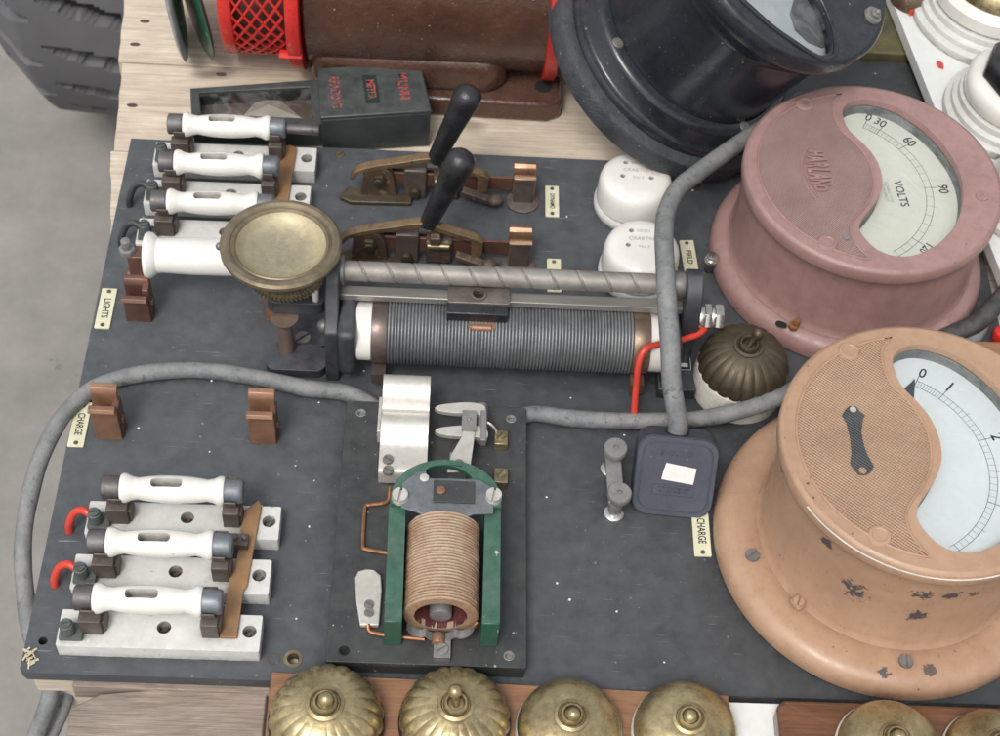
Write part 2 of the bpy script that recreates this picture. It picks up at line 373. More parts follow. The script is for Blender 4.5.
tanh = M('tan_hatched', (.46, .298, .195), (.39, .245, .155), rough=.5, ns=.7, bump=.12, bs=6, var=.2, hatch=(24., .12, .9), ao=.4, aoc=(.18, .11, .08), streak=.1)
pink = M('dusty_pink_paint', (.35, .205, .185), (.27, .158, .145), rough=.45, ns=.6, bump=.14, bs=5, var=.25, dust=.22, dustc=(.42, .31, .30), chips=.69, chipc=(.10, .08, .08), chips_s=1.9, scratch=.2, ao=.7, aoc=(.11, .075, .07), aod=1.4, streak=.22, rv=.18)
pinkh = M('pink_hatched', (.37, .232, .21), (.31, .188, .17), rough=.5, ns=.7, bump=.1, var=.18, hatch=(30., 0.02, 1.), dust=.25, dustc=(.45, .35, .33), ao=.4, aoc=(.15, .1, .1))
bmet = M('black_gloss', (.012, .014, .018), (.020, .024, .030), rough=.22, ns=.7, bump=.1, bs=5, dust=.14, dustc=(.13, .14, .15), specks=.25)
bmetr = M('black_crackle', (.022, .026, .030), (.045, .05, .056), rough=.45, ns=1.6, bump=1., bs=7, bd=.08, dust=.45, dustc=(.12, .13, .14), specks=.5)
dialw = M('dial_paper', (.76, .78, .78), (.80, .815, .82), rough=.6, ns=.3, bump=.02, var=.05)
dialc = M('cream_dial', (.70, .69, .60), (.75, .74, .66), rough=.6, ns=.3, bump=.02, var=.06)
ink = M('black_ink', (.02, .02, .022), rough=.7, bump=0)
inkg = M('grey_ink', (.36, .38, .37), rough=.8, bump=0)
grime = M('grey_grime', (.16, .18, .185), (.28, .30, .29), rough=.8, ns=3, bump=.6, bs=8, var=.5)
glass = glass_mat()
ivory = M('ivory_plate', (.60, .58, .40), (.68, .67, .50), rough=.4, ns=1.5, bump=.05, var=.12, chips=.7, chipc=(.35, .31, .2), chips_s=3)
cable = M('grey_cable', (.135, .145, .15), (.23, .235, .235), rough=.62, ns=1.3, bump=.6, bs=6, bd=.06, var=.5, dust=.5, dustc=(.34, .34, .33), chips=.60, chipc=(.085, .09, .095), chips_s=1.4)
redw = M('red_wire', (.62, .055, .035), (.52, .045, .03), rough=.38, ns=2, bump=.08, var=.1)
blackw = M('black_wire', (.025, .028, .03), rough=.5, ns=2, bump=.2, dust=.3)
green = M('green_enamel', (.024, .105, .063), (.035, .085, .058), rough=.36, ns=1.2, bump=.15, bs=6, var=.25, dust=.2, dustc=(.3, .36, .33), chips=.66, chipc=(.42, .45, .42), chips_s=.9)
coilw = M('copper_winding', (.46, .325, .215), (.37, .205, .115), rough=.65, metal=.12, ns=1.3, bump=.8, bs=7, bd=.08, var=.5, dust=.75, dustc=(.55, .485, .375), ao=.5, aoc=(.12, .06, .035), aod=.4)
wirec = M('copper_wire', (.50, .24, .12), (.36, .16, .08), rough=.35, metal=.8, ns=2, bump=.1)
rheow = M('resistance_wire', (.17, .185, .19), (.25, .26, .262), rough=.38, metal=.6, ns=.9, bump=.15, dust=.3, dustc=(.24, .25, .25))
rust = M('rusty_brown_iron', (.135, .085, .055), (.08, .06, .05), rough=.55, metal=.35, ns=1.6, bump=.5, bs=7, bd=.06, var=.45, dust=.2, chips=.6, chipc=(.24, .17, .09), chips_s=1.6)
yokem = M('yellowed_bronze', (.26, .17, .085), (.14, .095, .06), rough=.5, metal=.45, ns=1.6, bump=.4, bs=8, var=.45, dust=.3, dustc=(.3, .24, .16), chips=.60, chipc=(.10, .075, .055), chips_s=1.4)
motorp = M('brown_enamel', (.105, .048, .029), (.065, .032, .022), rough=.24, ns=.5, bump=.5, bs=2.0, bd=.14, var=.45, coat=.3, dust=.12, dustc=(.3, .25, .24), specks=.5)
redp = M('red_enamel', (.60, .030, .022), (.46, .024, .02), rough=.32, ns=1, bump=.15, bs=5, var=.15)
rubber = M('tyre_rubber', (.105, .105, .112), (.13, .13, .135), rough=.8, ns=.12, bump=.3, bs=2, var=.25)
rubberd = M('tyre_groove', (.02, .021, .024), rough=.9, bump=0)
conc = M('worn_concrete', (.255, .245, .225), (.31, .295, .27), rough=.85, ns=.05, bump=.3, bs=2, bd=.1, var=.45, chips=.66, chipc=(.16, .15, .14), chips_s=.12, specks=.3)
palew = wood_mat('pale_planks', (.73, .64, .52), (.55, .465, .365), dark=.5, gl=.6)
greyw = wood_mat('grey_plank', (.42, .345, .285), (.28, .23, .19), gl=1.4, bump=.7, dark=.7)
orangew = wood_mat('varnished_pine', (.36, .19, .095), (.26, .13, .065), rough=.45, knots=False, coat=.2)
darkw = wood_mat('dark_varnish', (.21, .088, .038), (.12, .052, .026), rough=.35, knots=False, coat=.5)
boxm = M('black_case', (.030, .038, .038), (.05, .058, .055), rough=.4, ns=1.2, bump=.25, bs=6, dust=.4, dustc=(.14, .15, .145))
redt = M('red_lettering', (.48, .06, .055), (.34, .09, .08), rough=.6, bump=.1, chips=.50, chipc=(.07, .06, .06), chips_s=3.5)
whitep = M('white_paint', (.66, .68, .66), (.72, .73, .71), rough=.45, ns=.7, bump=.12, bs=5, var=.12, chips=.71, chipc=(.25, .23, .2), chips_s=1.6)
paper = M('white_sticker', (.70, .63, .60), (.76, .71, .68), rough=.7, bump=.1, var=.2, ns=2, chips=.70, chipc=(.55, .42, .40), chips_s=3)
olive = M('olive_paint', (.13, .115, .045), (.05, .05, .03), rough=.6, bump=.2)
hole = M('dark_hole', (.012, .012, .012), rough=.9, bump=0)

# ------------------------------------------------------------------ setting
g = MB(); g.add([(-1500, -900, -80), (1500, -900, -80), (1500, 2500, -80), (-1500, 2500, -80)], [(0, 1, 2, 3)])
struct(g.build('ground', conc))

# tyre standing on the ground beyond the table
def make_tyre():
    t = thing('tyre', 'worn grey rubber tyre with staggered tread grooves standing beyond the plank table', 'tyre', (-8, 149, -80))
    Rt = 42; W = 26; dep = {}
    nx = 78; na = 720; vs = []; fs = []
    for i in range(nx+1):
        u = -1+2*i/nx; x = u*W
        base = Rt-1.2*u*u if abs(u) < .8 else Rt-.77-(abs(u)-.8)/.2*5.5
        for k in range(na):
            a = 2*pi*k/na; d = 0.
            xr = W-abs(x); row = 1 if .7 < xr < 7.2 else 2 if 8.6 < xr < 19 else 0
            if row:
                ph = (k*30/na+(.5 if row == 2 else 0.)+(.12 if x > 0 else 0)+.035*xr) % 1.
                tp = (7.2-xr)/4. if row == 1 else (xr-8.6)/4.; tp = min(1, max(0, tp))**.6
                w = .30*tp*(1+.18*sin(xr*2.1+(k//24)*1.7))
                if abs(ph-.5) < w/2: d = 1.8
            r = base-d; dep[len(vs)] = d
            vs.append((-8+x, 149+r*sin(a), -80+Rt+r*cos(a)))
    for i in range(nx):
        for k in range(na):
            k2 = (k+1) % na; fs.append((i*na+k, i*na+k2, (i+1)*na+k2, (i+1)*na+k))
    m = MB(); m.add(vs, fs); td = m.build('tread', rubber, t, ang=50); td.data.materials.append(rubberd)
    for f in td.data.polygons:
        if all(dep[v] > 1 for v in f.vertices): f.material_index = 1
    for sg in (-1, 1):
        m = MB(); m.lathe([(Rt-6.2, W*.98), (Rt-10, W+1.2), (Rt-16, W+.6), (22, W-3)], (-8, 149, -80+Rt), (sg, 0, 0), 96, cap0=False, cap1=False)
        m.build('sidewall', rubber, t)
    m = MB(); m.rcyl((-8-12, 149, -80+Rt), (-8+12, 149, -80+Rt), 22.5, .5, 48); m.build('rim', steel, t)
make_tyre()

# plank table
def plank(mb, x0, x1, y0, y1, z0, z1, jag=.25, seed=0, xt=None):
    xt = x0 if xt is None else xt
    random.seed(seed); o = []
    n = 14
    for i in range(n+1): o.append((x0+(x1-x0)*i/n, y0+random.uniform(-.06, .06)))
    for i in range(1, 6): o.append((x1, y0+(y1-y0)*i/6))
    for i in range(n, -1, -1): o.append((xt+(x1-xt)*i/n, y1+random.uniform(-.06, .06)))
    for i in range(7, 0, -1): o.append((x0+(xt-x0)*i/8+random.uniform(-jag, jag), y0+(y1-y0)*i/8))
    mb.prism(o, z0, z1)
table = thing('plank_table', 'rough table of pale weathered planks with knots and nail holes under the slate panel', 'table', (35, 35, -3.5))
ye = [0.2, 10, 20, 29, 38.7, 47.9, 58.6, 69, 79, 90]
E_ = [at(*p, -1.03).x for p in ((105, 260), (111, 150), (115, 146), (121, 67), (118, 63), (122, 2))]
xl = [.6, .2, .0, -.2, E_[0], E_[2], E_[4], E_[5]-.5, -5]; xt = [.3, .1, -.2, E_[0]+.1, E_[1], E_[3], E_[5], -5, -5.5]
for i in range(len(ye)-1):
    m = MB(); plank(m, xl[i], 110, ye[i]+.05, ye[i+1]-.05, -3.2, -1.03-(i % 2)*.05, seed=i, jag=.07, xt=xt[i])
    m.build('plank', palew, table, bev=.12)
for x_ in (3, 102):
    m = MB(); m.box(x_-2.5, x_+2.5, 2, 88, -9, -3.3); m.build('bearer', palew, table)
for x_ in (3, 102):
    for y_ in (5, 85):
        m = MB(); m.box(x_-2.5, x_+2.5, y_-2.5, y_+2.5, -80, -9.01); m.build('leg', palew, table)
m = MB()
for px, py in ((145, 21), (135, 44), (132, 105), (221, 74)):
    c = at(px, py, -1.0); m.prism([(c.x+.45*cos(a), c.y+.22*sin(a)) for a in [2*pi*k/14 for k in range(14)]], -1.03, -1.0)
m.build('nail_hole', M('nail_hole_stain', (.09, .06, .05), rough=.9), table)

# broken grey plank at the lower left, under the panel edge
q = [at(*p, -1.6) for p in ((70, 708), (100, 694), (150, 690), (200, 686), (268, 684))]
o = [(p.x, p.y) for p in q]+[(q[-1].x+.0, -9), (q[0].x+.3, -9)]
m = MB(); m.prism(o, -3.6, -1.6); tag(m.build('loose_plank', greyw, None, bev=.1, loc=(8, -5, -3.6)), 'broken grey brown plank jutting out below the lower left corner of the panel', 'plank')
m = MB(); m.box(3.2, 16.0, -.25, .5, -2.9, -1.3); tag(m.build('wood_batten', greyw, None, bev=.05, loc=(9, .3, -2.6)), 'thin brown batten in the shadow between panel edge and broken plank', 'batten')

# ------------------------------------------------------------------ slate panel
PW = 70; PH = 48.4
panel = thing('slate_panel', 'large dark slate switchboard panel speckled with white dust carrying the fuses and switches', 'switchboard', (35, 24, -1.0))
out = [(0, .25), (.35, 0)]+[(x, 0) for x in range(8, 70, 8)]+[(PW, 0), (PW, PH), (0, PH)]
hc = []
for px, py, r in ((293, 659, .52), (43, 641, .3), (340, 155, .0)):
    if r: c = at(px, py, 0); hc.append((c.x, c.y, r))
m = MB(); m.prism(out, -1.0, 0, [circle(a, b, r, 20)[::-1] for a, b, r in hc]); m.build('slab', slate, panel, bev=.06)
m = MB()
for a, b, r in hc[:1]: m.lathe([(r+.1, 0), (r+.1, .03), (r*.75, .03), (r*.6, -.3)], (a, b, 0.004), n=24, cap1=False, cap0=False)
m.build('hole_bush', screwb, panel)
c = at(274, 659, 0); m = MB(); m.lathe([(.42, 0), (.42, .02), (.36, .02), (.36, .0)], (c.x, c.y, .003), n=24, cap0=False, cap1=False); m.build('screw_ring', rust, panel)
c = at(340, 155, 0); m = MB(); m.slotscrew((c.x, c.y, 0), .35, .12); m.build('screw', screwb, panel)
# chipped corner
m = MB()
for k in range(16):
    cx, cy = .1+random.random()*.9, .3+random.random()*1.3; a = random.gauss(.5, .9); l_ = random.uniform(.12, .38)
    m.bar((cx-l_*cos(a), cy-l_*sin(a), .02+k*.008), (cx+l_*cos(a), cy+l_*sin(a), .05+random.random()*.15), random.uniform(.06, .2), .05)
m.build('splintered_corner', M('splinters', (.62, .56, .42), (.4, .33, .22), ns=3, bump=.4), panel)
# name plates
def plate(px, py, w, l, word, rz=-pi/2, lean=0., size=.62, z=0., sx=1., dx=0.):
    c = at(px, py, z); T = Matrix.Translation((c.x, c.y, z)) @ Matrix.Rotation(rz+lean, 4, 'Z')
    m = MB(); m.X = T; m.prism(rrect(-l/2, l/2, -w/2, w/2, .08, 3), .0, .12)
    p = m.build('name_plate', ivory, panel, bev=.03)
    m = MB(); m.X = T
    for sx_ in (-1, 1): m.slotscrew((sx_*(l/2-.32), 0, .12), .17, .05)
    m.build('screw', clipm, p)
    if word: text(word, size, ink, p, None, X=T @ Matrix.Translation((dx, 0, .125)), ext=.006, bold=.012, sx=sx)
    return p
plate(552, 202, 1.1, 3.4, 'DYNAMO', size=.52, sx=.72)
plate(554, 276, 1.1, 3.4, 'LINE', size=.62)
plate(689, 258, 1.15, 3.6, 'FIELD', lean=.07, size=.6)
plate(106, 309, 1.15, 3.9, 'LIGHTS', size=.72, sx=.82)
plate(80, 425, 1.15, 3.9, 'CHARGE', size=.72, sx=.68)
plate(701, 533, 1.2, 3.9, 'CHARGE', size=.78, sx=.68, dx=-.1)

# ------------------------------------------------------------------ fuses on porcelain bases
def jaw(mb, x0, x1, yc, zc, r, zb, th=.14):
    """spring jaw gripping a cap: two leaves curling round it on a foot"""
    pts = []
    for k in range(13):
        a = R(-150+k*10); pts.append((yc+(r+th/2)*cos(a)*1., zc+(r+th/2)*sin(a)))
    lf = [(yc-.42, zb), (yc-.42, zb+.5), (yc-.55, zb+.9)]+[(yc+(r+th/2)*cos(R(a)), zc+(r+th/2)*sin(R(a))) for a in range(232, 165, -12)]
    rf = [(2*yc-y, z) for y, z in lf]
    mb.strip(lf, th, x0, x1); mb.strip(rf, th, x0, x1); mb.box(x0, x1, yc-.5, yc+.5, zb, zb+.32)

def carrier(mb_holder, root, L, cap, r, y, z, x0, capmat, slotx=None, scale=1., name='porcelain_handle'):
    pr = [(r*.80, 0), (r*1.02, .05), (r*1.10, .2), (r*1.08, .42), (r*.88, .8), (r*.80, 1.2)]
    n = 10
    for k in range(1, n):
        u = k/n; pr.append((r*(.80+.22*sin(pi*u)**.8), 1.2+(L-2.4)*u))
    pr += [(r*.80, L-1.2), (r*.88, L-.8), (r*1.08, L-.42), (r*1.10, L-.2), (r*1.02, L-.05), (r*.80, L)]
    m = MB(); m.lathe(pr, (x0+cap, y, z), (1, 0, 0), 40)
    cx = x0+cap+L*(.45 if slotx is None else slotx)
    c = MB(); c.prism(rrect(cx-1.05, cx+1.05, y-.36, y+.30, .24, 3), z-.2, z+3)
    m.build(name, porc, root, ang=32, cut=c)
    m = MB(); m.box(cx-.9, cx+.9, y-.12, y+.12, z-.22, z+.1); m.build('fuse_wire', steel, root)
    return x0+cap+L

def fuse_unit():
    root = thing('fuse_holder', '', 'fuse holder', (0, 0, 0), 'porcelain fuse holders')
    hx = [(7.0, 1.55), (12.55, 1.45)]
    m = MB(); o = rrect(.25, 13.3, 0, 2.65, .12, 3)
    m.prism(o, 0, 1.35, [circle(a, b, .46, 20)[::-1] for a, b in hx])
    m.build('porcelain_base', porcd, root, bev=.09)
    for a, b in hx:
        m = MB(); m.slotscrew((a, b, .35), .38, .25, ang=.9); m.build('screw', steel if a > 10 else rust, root)
    y, z, x0, r = 2.1, 4.0, 1.55, .93
    cap = 1.2; L = 7.0
    carrier(None, root, L, cap, r, y, z, x0, capm)
    for k, xx in enumerate((x0, x0+cap+L)):
        m = MB(); xa, xb = (xx, xx+cap+.12) if k == 0 else (xx-.12, xx+cap)
        rc = r*.9
        m.lathe([(rc*.88, 0), (rc*.98, .06), (rc, .16), (rc, xb-xa-.25), (rc*.96, xb-xa-.1), (rc*.85, xb-xa)], (xa, y, z), (1, 0, 0), 32)
        cp = m.build('end_cap', capm if k == 0 else capb, root)
        xc = (xa+xb)/2
        m = MB(); jaw(m, xc-.15 if k == 0 else xc-.6, xc+.75 if k == 0 else xc+.25, y, z, r, 1.35); m.box(xc-.45 if k == 0 else xc-.75, xc+.95 if k == 0 else xc+.35, y-1.25, y-.35, 1.35, 3.05); m.box(xc+.7 if k == 0 else xc+.12, xc+1.15 if k == 0 else xc+.5, y-1.0, y+.2, 1.35, 2.6)
        m.build('spring_clip', clipm, root, bev=.05)
    # wire terminal beside the left clip
    m = MB(); m.box(.45, 1.9, .35, 1.5, 1.35, 1.75); m.rcyl((1.0, .85, 1.7), (1.0, .85, 2.75), .46, .1, 20); m.slotscrew((1.0, .85, 2.75), .36, .15, ang=.3); m.build('terminal_screw', M('verdigris_terminal', (.10, .11, .10), (.14, .17, .165), rough=.5, metal=.4, ns=3, bump=.3), root)
    m = MB(); m.rcyl((12.2-2.3, 2.2, 1.6), (12.2-2.3, 2.2, 2.35), .38, .1, 18); m.build('terminal_nut', capb, root)
    return root

proto = fuse_unit()
def wire(root, dx, dy, mat, label=None, up=.0):
    m = MB(); ox, oy, oz = root.location
    m.tube([(ox+.75, oy+1.0, 2.1), (ox+.1, oy+1.35, 2.2+up), (ox-.55, oy+1.4, 1.75+up), (ox-1.0, oy+1.1, .8), (ox-1.1, oy+.95, .0)], .27, 12)
    m.build('wire_stub', mat, root)
lowers = [(2.05, 1.3, 'front fuse of the lower three, the one without a red wire stub'),
          (2.25, 5.45, 'middle fuse of the lower three, white porcelain with a red wire stub at left'),
          (2.5, 9.65, 'rear fuse of the lower three, white porcelain nearest the empty copper clips')]
units = []
for i, (x, y, lab) in enumerate(lowers):
    u = proto if i == 0 else copy_tree(proto); u.location = (x, y, 0); u['label'] = lab; units.append(u)
ups = [(2.1, 35.75, 'fuse half hidden behind the brass dish, black wire at its left end'),
       (2.1, 39.95, 'upper set fuse with grey steel right cap, between the dish fuse and the rearmost'),
       (2.1, 44.15, 'rearmost white porcelain fuse, in front of the black meter case')]
for (x, y, lab) in ups:
    u = copy_tree(proto); u.location = (x, y, 0); u['label'] = lab; units.append(u)
units[5].location.x += .15
random.seed(5)
for u in units: u.rotation_euler.z = R(random.uniform(-.7, .7))
for k, mt in ((1, redw), (2, redw), (3, blackw), (4, blackw)): wire(units[k], 0, 0, mt)
# extra knob sticking out on the rearmost fuse
m = MB(); m.rcyl((13.2, 46.25, 4.0), (15.9, 46.1, 4.1), .42, .06, 16); m.rcyl((15.2, 45.7, 4.35), (15.35, 45.6, 4.4), .14, .03, 10); m.build('end_stud', capm, units[5])
# copper bus bars across the right-hand clips
m = MB(); m.prism([(12.75, 2.2), (13.85, 2.2), (13.9, 5.6), (14.1, 6.0), (14.45, 12.3), (14.2, 12.7), (13.3, 11.8), (13.2, 7.2), (12.9, 6.6)], 1.36, 1.62)
tag(m.build('bus_bar', busm, None, bev=.03, loc=(13.7, 7, 1.36)), 'brown copper bar with a pale chip linking the right clips of the lower three fuses', 'bus bar')
m = MB(); m.prism([(12.5, 36.5), (13.6, 36.5), (13.9, 46.6), (13.3, 46.9), (12.7, 46.5)], 1.36, 1.62)
tag(m.build('bus_bar', busm, None, bev=.03, loc=(13.3, 42, 1.36)), 'brown copper bar behind the brass dish linking the right clips of the upper fuses', 'bus bar')
# pair of small copper rivets
m = MB()
for dx in (-.32, .32): m.rcyl((13.35+dx, 9.15, 1.6), (13.35+dx, 9.15, 2.7), .2, .06, 14)
m.box(12.8, 13.9, 8.7, 9.6, 1.62, 2.3); tag(m.build('terminal_block', clipm, None, bev=.05, loc=(13.35, 9.15, 1.62)), 'dark terminal block with two copper tipped screws on the lower bus bar', 'terminal')

# ------------------------------------------------------------------ big blade clips and the larger LIGHTS handle
def blade_clip(label, c, mf, ms, group, h=3.9, w=1.85):
    root = thing('blade_clip', label, 'contact clip', c, group); x, y, _ = c
    for k, (dy, hh) in enumerate(((0, h), (.95, h+.55))):
        m = MB(); p = [(y+dy, .0), (y+dy, hh-.5), (y+dy-.06, hh-.2), (y+dy-.2, hh-.02), (y+dy-.42, hh+.0), (y+dy-.52, hh-.18)] if k == 0 else \
            [(y+dy, .0), (y+dy, hh-.5), (y+dy+.06, hh-.2), (y+dy+.2, hh-.02), (y+dy+.42, hh+.02), (y+dy+.52, hh-.15)]
        m.strip(p, .34, x, x+w); m.build('leaf', mf, root, bev=.06)
    m = MB(); m.box(x+.1, x+w-.05, y+.18, y+.77, 0, h*.55); m.build('spacer', ms, root)
    m = MB(); m.rcyl((x+w-.1, y+.55, 1.6), (x+w+.25, y+.55, 1.6), .33, .08, 6); m.box(x+w-.4, x+w+.08, y+.1, y+1.3, 0, 3.4); m.build('side_bolt', copperd, root, bev=.04)
    return root
blade_clip('empty copper blade clip beside the left CHARGE plate', (2.0, 18.5, 0), copper, clipm, 'empty copper clips')
blade_clip('empty copper blade clip standing before the cable, left of the coil board', (12.95, 18.6, 0), copper, clipm, 'empty copper clips')
blade_clip('dark brown copper clip beside the LIGHTS plate holding the large handle', (2.55, 29.3, 0), copperd, clipm, 'clips of the LIGHTS fuse', h=2.9)
blade_clip('orange copper clip mostly hidden under the brass dish', (12.95, 29.9, 0), copper, copper, 'clips of the LIGHTS fuse', h=3.6)
root = thing('fuse_carrier', 'large white porcelain fuse handle between LIGHTS plate and brass dish, larger than the others', 'fuse carrier', (8, 31.4, 5))
m = MB(); r = 1.42; z4 = 4.9; y4 = 31.6; xa = 4.15
m.lathe([(r*.85, 0), (r*1.18, .08), (r*1.24, .3), (r*1.18, .6), (r*.95, .95), (r*.92, 1.4), (r*.98, 3.5), (r*.98, 6), (r*.92, 8.2), (r*.95, 8.7), (r*1.2, 9.2), (r*1.2, 9.5), (r*.8, 9.6)], (xa, y4, z4), (1, 0, 0.02), 44)
m.build('porcelain_handle', porc, root, ang=32)
m = MB(); m.box(3.0, 4.3, 30.7, 31.9, 3.0, 5.6); m.rcyl((2.6, 31.3, 2.9), (4.1, 31.3, 2.9), .55, .1, 20); m.build('contact_blade', copperd, root, bev=.08)
m = MB(); m.box(13.2, 14.6, 30.7, 31.9, 1.5, 5.4); m.build('contact_blade', copper, root, bev=.08)
m = MB(); m.rcyl((3.0, 31.2, 5.5), (3.0, 31.2, 6.1), .62, .1, 6); m.rcyl((3.0, 31.2, 6.1), (3.0, 31.2, 6.9), .36, .08, 16); m.build('bolt', greym, root)

# ------------------------------------------------------------------ knife switches with black lever knobs
def knife_switch():
    root = thing('lever_switch', 'rear rusty lever switch with upright black knob, nearest the meter case', 'switch', (27, 42.4, 0), 'rusty lever switches')
    y = 43.55
    # pivot bracket at left: tapered plate with bolt
    m = MB(); m.X = Matrix.Translation((0, y-.3, 0)) @ Matrix.Rotation(pi/2, 4, 'X')
    m.prism([(19.3, 0), (22.3, 0), (21.95, 2.6), (21.5, 3.3), (20.6, 3.5), (19.9, 3.2), (19.55, 2.5)], -.35, .35); m.build('pivot_bracket', rust, root, bev=.08)
    m = MB(); m.rcyl((20.8, y-.65, 2.3), (20.8, y-1.05, 2.3), .62, .1, 6); m.rcyl((20.8, y-1.0, 2.3), (20.8, y-1.3, 2.3), .4, .1, 18); m.build('pivot_bolt', brassd, root)
    m = MB(); m.prism([(17.6, y-1.0), (18.6, y-1.5), (23.4, y-1.4), (23.6, y-.4), (19.5, y+.2), (18.2, y+.1)], 0.0, .4); m.build('foot', brassd, root, bev=.1)
    m = MB(); m.box(22.8, 24.6, y-.5, y+.6, 0, 3.2); m.build('rest_bracket', clipm, root, bev=.12)
    m = MB(); m.rcyl((23.7, y-.5, .9), (23.7, y-1.0, .9), .42, .1, 18); m.build('bracket_screw', brassd, root)
    # copper blade and far clip
    m = MB(); m.box(21.5, 32.6, y-.12, y+.12, 1.1, 2.5); m.build('blade', copperd, root, bev=.04)
    m = MB(); m.box(21.3, 28.5, y+.7, y+.95, 1.2, 2.2); m.build('spring_bar', rust, root, bev=.04)
    for dy in (-.35, .35):
        s_ = -1 if dy < 0 else 1
        m = MB(); m.strip([(y+dy, 0), (y+dy, 2.9), (y+dy+s_*.1, 3.15), (y+dy+s_*.35, 3.3), (y+dy+s_*.62, 3.2)], .2, 31.6, 33.4); m.build('clip_leaf', copperb if dy < 0 else copperb, root, bev=.04)
    m = MB(); m.strip([(y-.55, .15), (y-.56, 2.75)], .2, 31.7, 33.3); m.build('clip_face', clipm, root, bev=.1)
    m = MB(); m.lathe([(1.35, 0), (1.35, .15), (1.0, .3), (.6, .3)], (32.5, y-.3, 0), n=28); m.build('washer', clipm, root)
    # hinge block in the middle
    m = MB(); m.box(25.2, 27.2, y-.55, y+.5, .2, 2.6); m.box(25.5, 26.3, y-.9, y+.2, 2.0, 3.4); m.build('hinge_block', rust, root, bev=.1)
    m = MB(); m.cyl((25.3, y-.75, 2.4), (27.0, y-.75, 2.4), .24); m.cyl((25.3, y+.3, 3.0), (26.6, y+.3, 3.0), .22); m.build('hinge_pin', screwb, root)
    m = MB(); m.bar((27.5, y-.6, 1.3), (30.3, y-1.1, .6), .7, .5); m.ball((30.2, y-1.1, .9), .62, .7, 14); m.build('side_arm', rust, root, bev=.08)
    # arched yoke, knob rod
    m = MB(); path = [(18.6, y-.3, 2.1), (19.2, y-.3, 2.9), (20.6, y-.3, 3.5), (22.6, y-.3, 4.0), (24.6, y-.3, 4.55), (25.6, y-.3, 4.4), (27.2, y-.3, 3.7), (28.9, y-.3, 3.1), (29.5, y-.3, 2.7)]
    P = crom(path, 4)
    for i in range(len(P)-1):
        pass
    vs = []; fs = []; n = len(P)
    for i, p in enumerate(P):
        t = (P[min(i+1, n-1)]-P[max(i-1, 0)]).normalized(); nn = Vector((-t.z, 0, t.x)); h = .17+.10*sin(pi*i/n)
        for sy, sh in ((-.38, -1), (.38, -1), (.38, 1), (-.38, 1)): vs.append(p+Vector((0, sy, 0))+nn*sh*h)
    for i in range(n-1):
        for k in range(4): fs.append((i*4+k, i*4+(k+1) % 4, (i+1)*4+(k+1) % 4, (i+1)*4+k))
    fs += [(3, 2, 1, 0), (4*n-4, 4*n-3, 4*n-2, 4*n-1)]
    m.add(vs, fs); m.box(28.7, 29.6, y-.65, y+.05, 1.2, 2.9); m.build('yoke', yokem, root, bev=.06, ang=30)
    k0 = Vector((25.2, y-.3, 4.2)); k1 = Vector((27.7, y+1.1, 10.4)); d = (k1-k0)
    m = MB(); l = d.length
    m.lathe([(.55, 0), (.68, .1), (.70, .5), (.76, 1.5), (.87, l*.5), (1.0, l*.72), (1.12, l*.86), (1.14, l*.93), (1.04, l+.05), (.74, l+.33), (.4, l+.5), (.02, l+.55)], k0, d, 32); m.build('knob', blackk, root)
    return root
sw = knife_switch()
s2_ = dup(sw, .0, -6.9, 0, 'front rusty lever switch with tilted black knob, just behind the rheostat screw')
s2_.location.x -= .35

# ------------------------------------------------------------------ rheostat
rh = thing('rheostat', 'wire wound slide rheostat with grey spiral screw, black end frames and sliding contact', 'rheostat', (31, 27, 0))
def endframe(x0, x1, o_, name='end_frame'):
    m = MB(); m.X = Matrix(((0, 0, 1, 0), (1, 0, 0, 0), (0, 1, 0, 0), (0, 0, 0, 1)))
    m.prism(o_, x0, x1)
    return m.build(name, blackp, rh, bev=.12)
endframe(17.9, 18.9, [(24.3, 0), (30.2, 0), (30.2, .8), (29.7, 3), (29.6, 8.0), (29.1, 8.9), (28.2, 9.2), (27.3, 9.0), (26.6, 8.2), (25.6, 6.0), (24.6, 5.2), (24.4, 1)])
endframe(43.7, 44.9, [(26.4, 0), (30.2, 0), (30.2, .8), (29.7, 3), (29.6, 8.0), (29.1, 8.9), (28.2, 9.3), (27.3, 9.0), (26.5, 8.0), (26.1, 6.2), (26.0, 4.6), (26.4, 3.4)])
cy, cz, cr = 26.2, 3.85, 2.25
m = MB(); m.box(18.9, 20.25, cy-2.5, cy+2.2, cz-2.4, cz+2.35); m.build('boss', blackp, rh, bev=.5, segs=4)
m = MB(); m.box(42.5, 43.7, cy-2.2, cy+2.2, cz-2.4, cz+2.0); m.build('boss', blackp, rh, bev=.4, segs=4)
m = MB(); m.rcyl((20.1, cy, cz), (42.6, cy, cz), 2.2, .1, 48); m.build('ceramic_tube', porc, rh)
for xa, xb in ((21.25, 22.4), (40.2, 41.45)):
    m = MB(); m.rcyl((xa, cy, cz), (xb, cy, cz), 2.34, .05, 48); m.box((xa+xb)/2-.5, (xa+xb)/2+.5, cy-2.6, cy-1.6, .9, 2.0); m.build('end_band', M('band', (.17, .13, .115), (.13, .10, .09), rough=.4, metal=.6, ns=1) if xa < 30 else M('copper_band', (.26, .18, .12), (.18, .13, .1), rough=.4, metal=.6, ns=1), rh)
# windings: real ridges
n = 74; pr = []
for i in range(n*6+1):
    x = i/(n*6)*17.8; pr.append((2.25+.14*abs(sin(pi*i/6))**.7, x))
m = MB(); m.lathe(pr, (22.4, cy, cz), (1, 0, 0), 44, mod=lambda a, u: 1+.006*mnoise.noise(Vector((cos(a)*.6, sin(a)*.6, u*60)))); m.build('winding', rheow, rh, ang=80)
